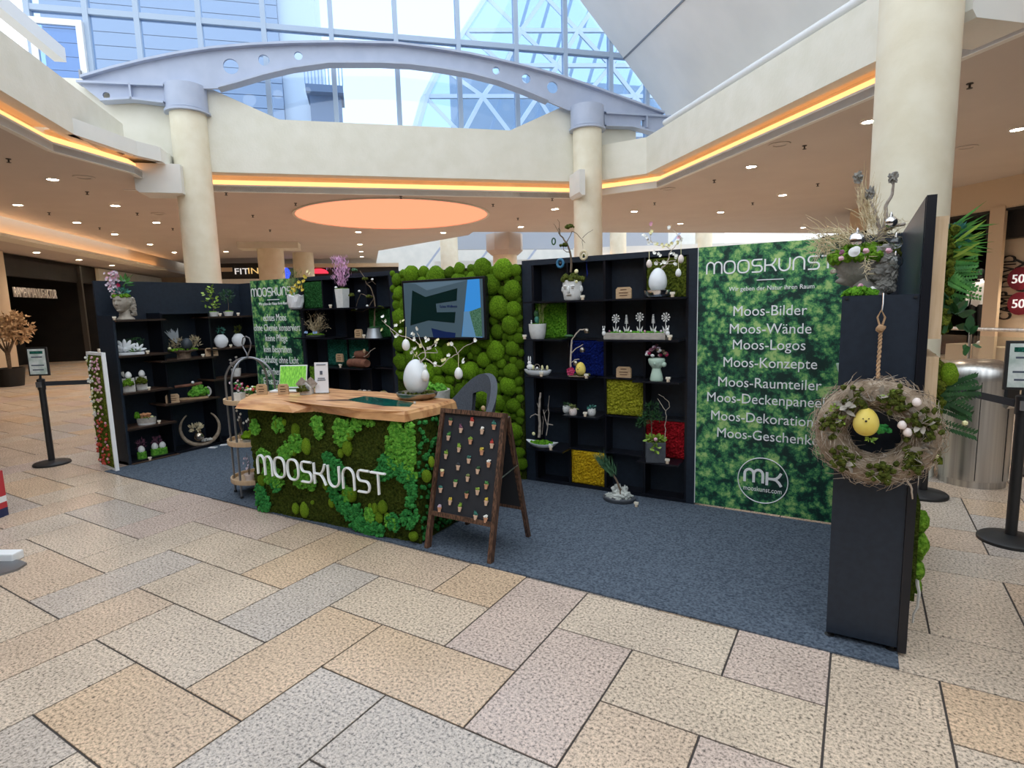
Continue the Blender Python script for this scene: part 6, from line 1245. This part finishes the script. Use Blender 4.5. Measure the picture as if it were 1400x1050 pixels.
for k in range(24): MB().blob((g.gauss(0, .04), g.gauss(0, .035), .085+g.uniform(0, .035)), (.013,)*3, 1, .4, 3, seed=k).build('bloom', ('leaf_yellow', 'petal_white', 'petal_red', 'leaf_lime')[k % 4], t)
t = T('bud_bottle', 'small glass bottle with white buds on the middle tray', 'vase', onT(-.09, -.06, 1)); MB().lathe([(.022, 0), (.026, .02), (.026, .07), (.010, .09), (.010, .11)], 14).build('bottle', 'clear_glass', t, True)
for k in range(5): e = Vector((g.gauss(0, .025), g.gauss(0, .02), .16+.03*k)); MB().tube([(0, 0, .03), e], .0015, 5).build('stalk', 'branch', t); MB().blob(e, (.010, .010, .013), 1).build('bud', 'egg_white', t, True)
t = T('moss_bowl', 'small bowl heaped with round green moss and white buds on the middle tray', 'bowl', onT(.05, -.08, 1)); MB().lathe([(.05, 0), (.065, .04), (.058, .04), (0, .03)], 18).build('bowl', 'stone_white', t, True); lumps(MB(), (0, 0, .05), .055, .055, .05, 34, .026, amp=.2).build('moss', 'moss_ball', t, True)
for k in range(3): e = Vector((-.03+.03*k, 0, .19+.02*k)); MB().tube([(0, 0, .05), e], .0015, 5).build('stalk', 'branch', t); MB().blob(e, (.011, .011, .015), 1).build('bud', 'egg_white', t, True)
t = T('twig_pot', 'small cream pot with blossoming twig on the bottom tray', 'planter', onT(.05, -.12, 0)); MB().lathe([(.032, 0), (.042, .06), (.046, .06), (.046, .07), (.036, .07), (0, .06)], 16).build('pot', 'egg_pink', t, True); b = MB()
for e in ((-.03, 0, .20), (.02, 0, .23), (.04, 0, .17), (-.01, 0, .26)): twig(b, [(0, 0, .06), (e[0]*.6, 0, .13), e], .003, .0015, .003)
b.build('twig', 'branch', t, True); b = MB()
for k in range(10): blossom(b, Vector((g.gauss(0, .025), -.01, .10+g.uniform(0, .12))), .014)
b.build('blossoms', 'petal_lilac', t)
t = T('moss_dish', 'low dark dish of moss on the bottom tray', 'bowl', onT(.03, .08, 0)); MB().lathe([(.07, 0), (.09, .03), (.08, .03), (0, .02)], 18).build('dish', 'anthracite', t, True); lumps(MB(), (0, 0, .025), .07, .07, .015, 40, .016).build('moss', 'moss_olive', t, True)
t = T('moss_tub', 'wicker-rimmed tub of green leaf moss on the floor behind the counter', 'planter', (-3.42, 4.20, .008)); MB().lathe([(.13, 0), (.16, .5), (.17, .84), (.15, .84), (.14, .80), (0, .80)], 24).build('tub', 'bark_white', t, True); lumps(MB(), (0, 0, .82), .145, .145, .08, 110, .026).build('moss', 'moss_frill', t, True)
# ---- RIGHT END ------------------------------------------------
p = PY(1176, 403, 3.14); HD = Vector((p.x, 3.14, 1.607)); t = T('stone_head_planter', 'grey stone head planter crowned with moss, rosebuds, driftwood and glass baubles', 'planter', HD, math.radians(-78)); stone_head(t, 'headstone2', .98, .038, .22)
inv = (Matrix.Translation(HD) @ Matrix.Rotation(math.radians(-78), 4, 'Z')).inverted(); q = lambda x, y, dy=0: inv @ PY(x, y, 3.14+dy)
lumps(MB(), (0, -.003, .160), .092, .128, .075, 320, .018).build('moss_crown', 'felt_grass', t, True); lumps(MB(), (0, .085, .175), .07, .06, .06, 70, .018).build('moss_crown', 'moss_olive', t, True)
lumps(MB(), q(1175, 402, -.14), .05, .06, .022, 60, .017).build('moss_collar', 'felt_green', t, True)
b, b2 = MB(), MB(); twig(b, [q(1206, 330), q(1211, 298), q(1211, 282), q(1219, 266), q(1222, 246)], .010, .005, .003, n=7); twig(b, [q(1204, 318), q(1199, 300), q(1194, 285), q(1190, 276)], .009, .005, .003); twig(b, [q(1208, 315), q(1222, 310), q(1238, 306)], .010, .007, .003); twig(b, [q(1204, 330), q(1203, 312)], .012, .010, .002); b.build('driftwood', 'branch_grey', t, True)
for x, y in ((1221, 243), (1173, 243), (1189, 265)): MB().blob(q(x, y), (.017, .017, .022), 3, 1.1, 4, seed=x).build('cone', 'headstone2', t)
for k in range(330):
    s_ = g.random(); c_ = q(1195, 326).lerp(q(1182, 265), s_) if k < 120 else q(1185, 332).lerp(q(1122, 330), s_); c_ += rv(g, .03+(.030*s_ if k >= 120 else 0)); d = (q(1182, 262)-q(1195, 326)).normalized()*1.2 if k < 120 else (q(1125, 305)-q(1185, 332)).normalized()*.9
    e = c_+(d+rv(g, .9))*g.uniform(.03, .075); b2.tube([c_, c_.lerp(e, .5)+rv(g, .008), e], [.0016, .0014, .0006], 4)
for k in range(60): c_ = q(1200, 330).lerp(q(1226, 300), g.random())+rv(g, .03); e = c_+rv(g, .06)+Vector((0, 0, .02)); b2.tube([c_, c_.lerp(e, .5)+rv(g, .008), e], [.0016, .0014, .0006], 4)
for k in range(40): c_ = q(1125, 335)+rv(g, .03); e = c_+rv(g, .05)-Vector((0, 0, .05)); b2.tube([c_, e], [.0015, .0006], 4)
for k in range(30): c_ = q(1184, 352, -.14).lerp(q(1188, 376, -.14), g.random())+rv(g, .012); e = c_+rv(g, .03); b2.tube([c_, e], [.0014, .0006], 4)
b2.build('dried_sprays', 'dry_gold', t, kind='stuff')
for x, y, r, m in ((1172, 329, .038, 'silver'), (1218, 304, .026, 'silver'), (1225, 332, .026, 'clear_glass'), (1224, 358, .030, 'clear_glass')): bb = MB().blob(q(x, y, -.05), (r,)*3, 3).build('bauble', m, t, True); MB().lathe([(.008, 0), (.006, .012), (.002, .02)], 8, c=q(x, y, -.05)+Vector((0, 0, r*.95))).build('bauble_cap', 'silver', bb)
for x, y, m in ((1184, 343, 'petal_pink'), (1150, 353, 'petal_pink'), (1215, 343, 'petal_pink'), (1151, 345, 'petal_plum'), (1139, 371, 'headstone'), (1176, 391, 'petal_pink'), (1193, 395, 'petal_white')): MB().blob(q(x, y, -.13), (.0115,)*3, 2, .6, 4, seed=y).build('rosebud', m, t)
MB().lathe([(0, 0), (.021, 0), (.023, .005), (0, .009)], 18, c=q(1168, 345, -.13), axis=Matrix.Rotation(1.2, 3, 'Y') @ Matrix.Rotation(.3, 3, 'X')).build('white_button', 'white_ceramic', t, True); MB().lathe([(0, 0), (.012, 0), (.014, .005), (0, .008)], 14, c=q(1171, 341, -.15), axis=Matrix.Rotation(1.2, 3, 'Y')).build('white_button', 'white_ceramic', t, True)
MB().blob(q(1217, 366, .03), (.035, .03, .03), 2, .6, 3).build('fir_tuft', 'leaf_dark', t)
# nest wreath
YW = 2.825; p = PY(1197, 590, YW); wr = T('nest_wreath', 'straw and moss nest wreath with yellow chick egg hung on the end cabinet', 'wreath', p); q = lambda x, y, dy=0: PY(x, y, YW+dy)-wr.location
MB().tube([(.158*cos(a)*1.06, 0, .158*sin(a)) for a in [2*pi*i/30 for i in range(30)]], .062, 10, True).build('core', 'straw_grey', wr, True)
b = MB(); g = random.Random(17)
for k in range(1500):
    a = g.uniform(0, 6.28); f = g.uniform(0, 6.28); rr = .158+.064*cos(f); c_ = Vector((rr*cos(a)*1.06, min(.075, -.068*sin(f)), rr*sin(a))); d = Vector((-sin(a), g.uniform(-.4, .4), cos(a)))*g.choice((-1, 1))+rv(g, .7); e = c_+d*g.uniform(.02, .05); e.y = min(e.y, .08); m_ = c_.lerp(e, .5)+Vector((cos(a), -.3, sin(a)))*g.uniform(0, .012); m_.y = min(m_.y, .08); b.tube([c_, m_, e], [.0013, .0013, .0006], 3, cap=False)
b.build('straw', 'straw_grey', wr, kind='stuff'); b = MB()
for k in range(500):
    a = g.uniform(0, 6.28); f = g.uniform(0, 3.14); rr = .158+.066*cos(f); c_ = Vector((rr*cos(a)*1.06, -.072*sin(f), rr*sin(a))); d = Vector((-sin(a), 0, cos(a)))*g.choice((-1, 1))+rv(g, .8); e = c_+d*g.uniform(.02, .045); b.tube([c_, e], [.0012, .0005], 3, cap=False)
b.build('pale_straw', 'branch_pale', wr, kind='stuff')
for a in range(20, 380, 51):
    ar_ = math.radians(a+g.uniform(-8, 8)); c_ = (.165*cos(ar_), -.045, .158*sin(ar_)); b = MB()
    for k in range(36): b.blob((c_[0]+g.gauss(0, .022), c_[1]-.02+g.gauss(0, .012), c_[2]+g.gauss(0, .024)), (.013,)*3, 1, .6, 3, seed=k)
    b.build('moss_tuft', 'moss_olive' if a % 3 else 'felt_olive', wr)
for k in range(20):
    ar_ = g.uniform(0, 6.28); c_ = Vector((.16*cos(ar_), -.07, .17*sin(ar_))); b = MB()
    for j in range(4): b.leaf(c_+rv(g, .012), rv(g)+Vector((0, -.3, 0)), .05, .024, rv(g))
    b.build('feather', 'headstone', wr)
we = MB().lathe(eggprof(.047, .118), 22, c=q(1184, 577, -.075)-Vector((0, 0, .058))).build('egg', 'egg_yellow', wr, True); MB().blob(q(1184, 576, -.123), (.005, .004, .005), 1).build('beak', 'bead_dark', we)
for x in (1180, 1188): MB().blob(q(x, 572.5, -.119), (.0028,)*3, 1).build('eye', 'bead_dark', we)
lumps(MB(), q(1203, 588, -.06), .032, .018, .02, 34, .013).build('green_moss', 'moss_frill2', wr, True)
for x, y in ((1253, 556), (1233, 587), (1240.5, 597)): MB().lathe(eggprof(.016, .036), 12, c=q(x, y, -.085)).build('quail_egg', 'egg_pink', wr, True)
b = MB(); twig(b, [q(1210, 622, -.03), q(1209, 636, -.03), q(1221, 648, -.03), q(1238, 655, -.03), q(1247, 668, -.02), q(1247.5, 682, -.0)], .007, .003, .002); twig(b, [q(1237, 654, -.03), q(1242, 656, -.03)], .004, .003, .001); b.build('hanging_twig', 'branch_pale', wr, True)
for k in range(4): b = MB(); c_ = q((1140, 1150, 1216, 1190)[k], (560, 575, 540, 600)[k], -.08); tufts(b, c_, .015, .008, .015, 14, .02, .01); b.build('leaflets', 'leaf_lime', wr)
pts = [q(1200, 517, -.02), q(1201, 495, .02), q(1203, 470, .055), q(1204, 452, .066)]
for ph in (0, pi):
    b = MB(); n_ = 40; P = []
    for i in range(n_+1):
        s_ = i/n_*3; k = min(2, int(s_)); c_ = pts[k].lerp(pts[k+1], s_-k); a = i*.9+ph; P.append(c_+Vector((.004*cos(a), .004*sin(a), 0)))
    b.tube(P, .0045, 6); b.build('rope', 'rope', wr, True)
MB().blob(q(1204, 449, .06), (.018, .012, .017), 2, .4, 4).build('knot', 'rope', wr, True)
MB().tube([q(1203, 446, .062), q(1199.5, 434, .066), q(1205, 424, .072), q(1210, 434, .066), q(1206, 446, .062)], .0042, 6).build('rope_loop', 'rope', wr, True); MB().tube([q(1205.5, 427, .07), q(1207, 415, .078), q(1207.5, 401, .088), q(1207.5, 401, .118)], .003, 6).build('hook', 'silver', wr, True)
# moss pictures on the outer side of the end wall
def moss_box(label, z0, z1, y0, y1):
    t = T('moss_picture', label, 'picture', (.245, y0, z0)); h_ = z1-z0; w_ = y1-y0
    MB().span((0, 0, .0202), (.045, .02, h_-.0202)).build('frame_side', 'lightwood', t); MB().span((0, w_-.02, .0202), (.045, w_, h_-.0202)).build('frame_side', 'lightwood', t); MB().span((0, 0, h_-.02), (.045, w_, h_)).build('frame_top', 'lightwood', t); MB().span((0, 0, 0), (.045, w_, .02)).build('frame_foot', 'lightwood', t); MB().span((.002, .02, .02), (.03, w_-.02, h_-.02)).build('backing', 'moss_dark', t)
    b = MB(); g = random.Random(int(z0*100))
    for k in range(int(900*h_)): s_ = g.uniform(.014, .026); b.blob((.055+g.uniform(-.02, .015), g.uniform(.03, w_-.03), g.uniform(.03, h_-.03)), (s_,)*3, 1, .6, 2.4, seed=k)
    b.build('moss', 'felt_olive', t, kind='stuff'); return t
t = moss_box('wood-framed moss picture with ferns and palm leaves, upper one on the end wall', 1.42, 1.915, 2.945, 3.5); g = random.Random(23)
b = MB()
for k in range(60): a = g.uniform(-.6, 1.0); b.leaf((.05, g.uniform(.05, .25), .40+g.uniform(-.06, .06)), (1, g.uniform(-.5, .3), a), g.uniform(.08, .17), .007, (0, 1, .2), bend=-.1)
b.build('palm_leaves', 'leaf_green', t); b = MB()
for k in range(26): a = g.uniform(-.4, .9); b.leaf((.06, g.uniform(.03, .25), .35+g.uniform(-.05, .05)), (1, g.uniform(-.6, .2), a), g.uniform(.07, .15), .012, (0, 1, .2))
b.build('lime_leaves', 'leaf_lime', t); b = MB()
for k in range(14):
    d = Vector((g.uniform(.5, 1), g.uniform(-.5, .3), g.uniform(-.7, .4))); base = Vector((.06, g.uniform(.03, .25), .24+g.uniform(-.06, .06)))
    for j in range(11): c_ = base+d*.014*j; 
    for j in range(11):
        c_ = base+d*.013*j
        for sg in (-1, 1): b.leaf(c_, Vector((.3, 0, sg))+d*.4, .035*(1-.06*j), .012, (0, -1, 0), seg=1)
b.build('fern_fronds', 'leaf_green', t); tufts(MB(), (.08, .1, .42), .04, .06, .05, 60, .03, .018).build('blue_leaves', 'leaf_blue', t)
b = MB(); tufts(b, (.09, .08, .09), .04, .05, .05, 18, .07, .04, seg=2); tufts(b, (.14, .05, .0), .02, .03, .05, 8, .06, .035, seg=2); b.build('hanging_leaves', 'leaf_dark', t)
t = moss_box('wood-framed moss picture with dark ferns, lower one on the end wall', .87, 1.345, 2.945, 3.4)
b = MB()
for k in range(9):
    d = Vector((g.uniform(.6, 1), g.uniform(-.4, .2), g.uniform(-.5, .8))); base = Vector((.06, g.uniform(.03, .2), .26+g.uniform(-.08, .08)))
    for j in range(12):
        c_ = base+d*.012*j
        for sg in (-1, 1): b.leaf(c_, Vector((.3, 0, sg))+d*.4, .032, .013, (0, -1, 0), seg=1)
b.build('fern_fronds', 'leaf_dark', t); MB().blob((.085, .05, .40), (.035, .05, .05), 2, .2).build('moss_cushion', 'moss_bright', t, True)
for c_ in ((.15, .03, .20), (.06, .02, .05)): MB().blob(c_, (.012,)*3, 1).build('bloom', 'petal_cream', t)
t = T('moss_column', 'strip of round moss cushions low on the outer end wall', 'moss strip', (.245, 2.97, .25)); MB().span((0, 0, 0), (.02, .3, .45)).build('backing', 'moss_dark', t)
for k, (y, z, r) in enumerate(((.05, .36, .05), (.06, .25, .06), (.05, .13, .045), (.16, .32, .05), (.15, .18, .05), (.06, .05, .035))): MB().blob((.03, y, z), (r*.6, r, r), 3, .15, 2.2, seed=k).build('moss_cushion', 'felt_grass', t, True)
b = MB(); twig(b, [(.03, .02, .10), (.035, .0, .02), (.02, 0, -.1)], .008, .004, .004); b.build('root', 'bark_white', t, True)
t = T('mint_pot', 'small mint pot standing on the upper board inside the end cabinet', 'planter', (-.045, 3.06, 1.228)); MB().lathe([(.02, 0), (.035, .05), (.04, .07), (.034, .07), (0, .06)], 16).build('pot', 'mint', t, True); tufts(MB(), (-.01, 0, .09), .02, .02, .03, 26, .03, .012).build('leaves', 'leaf_blue', t)
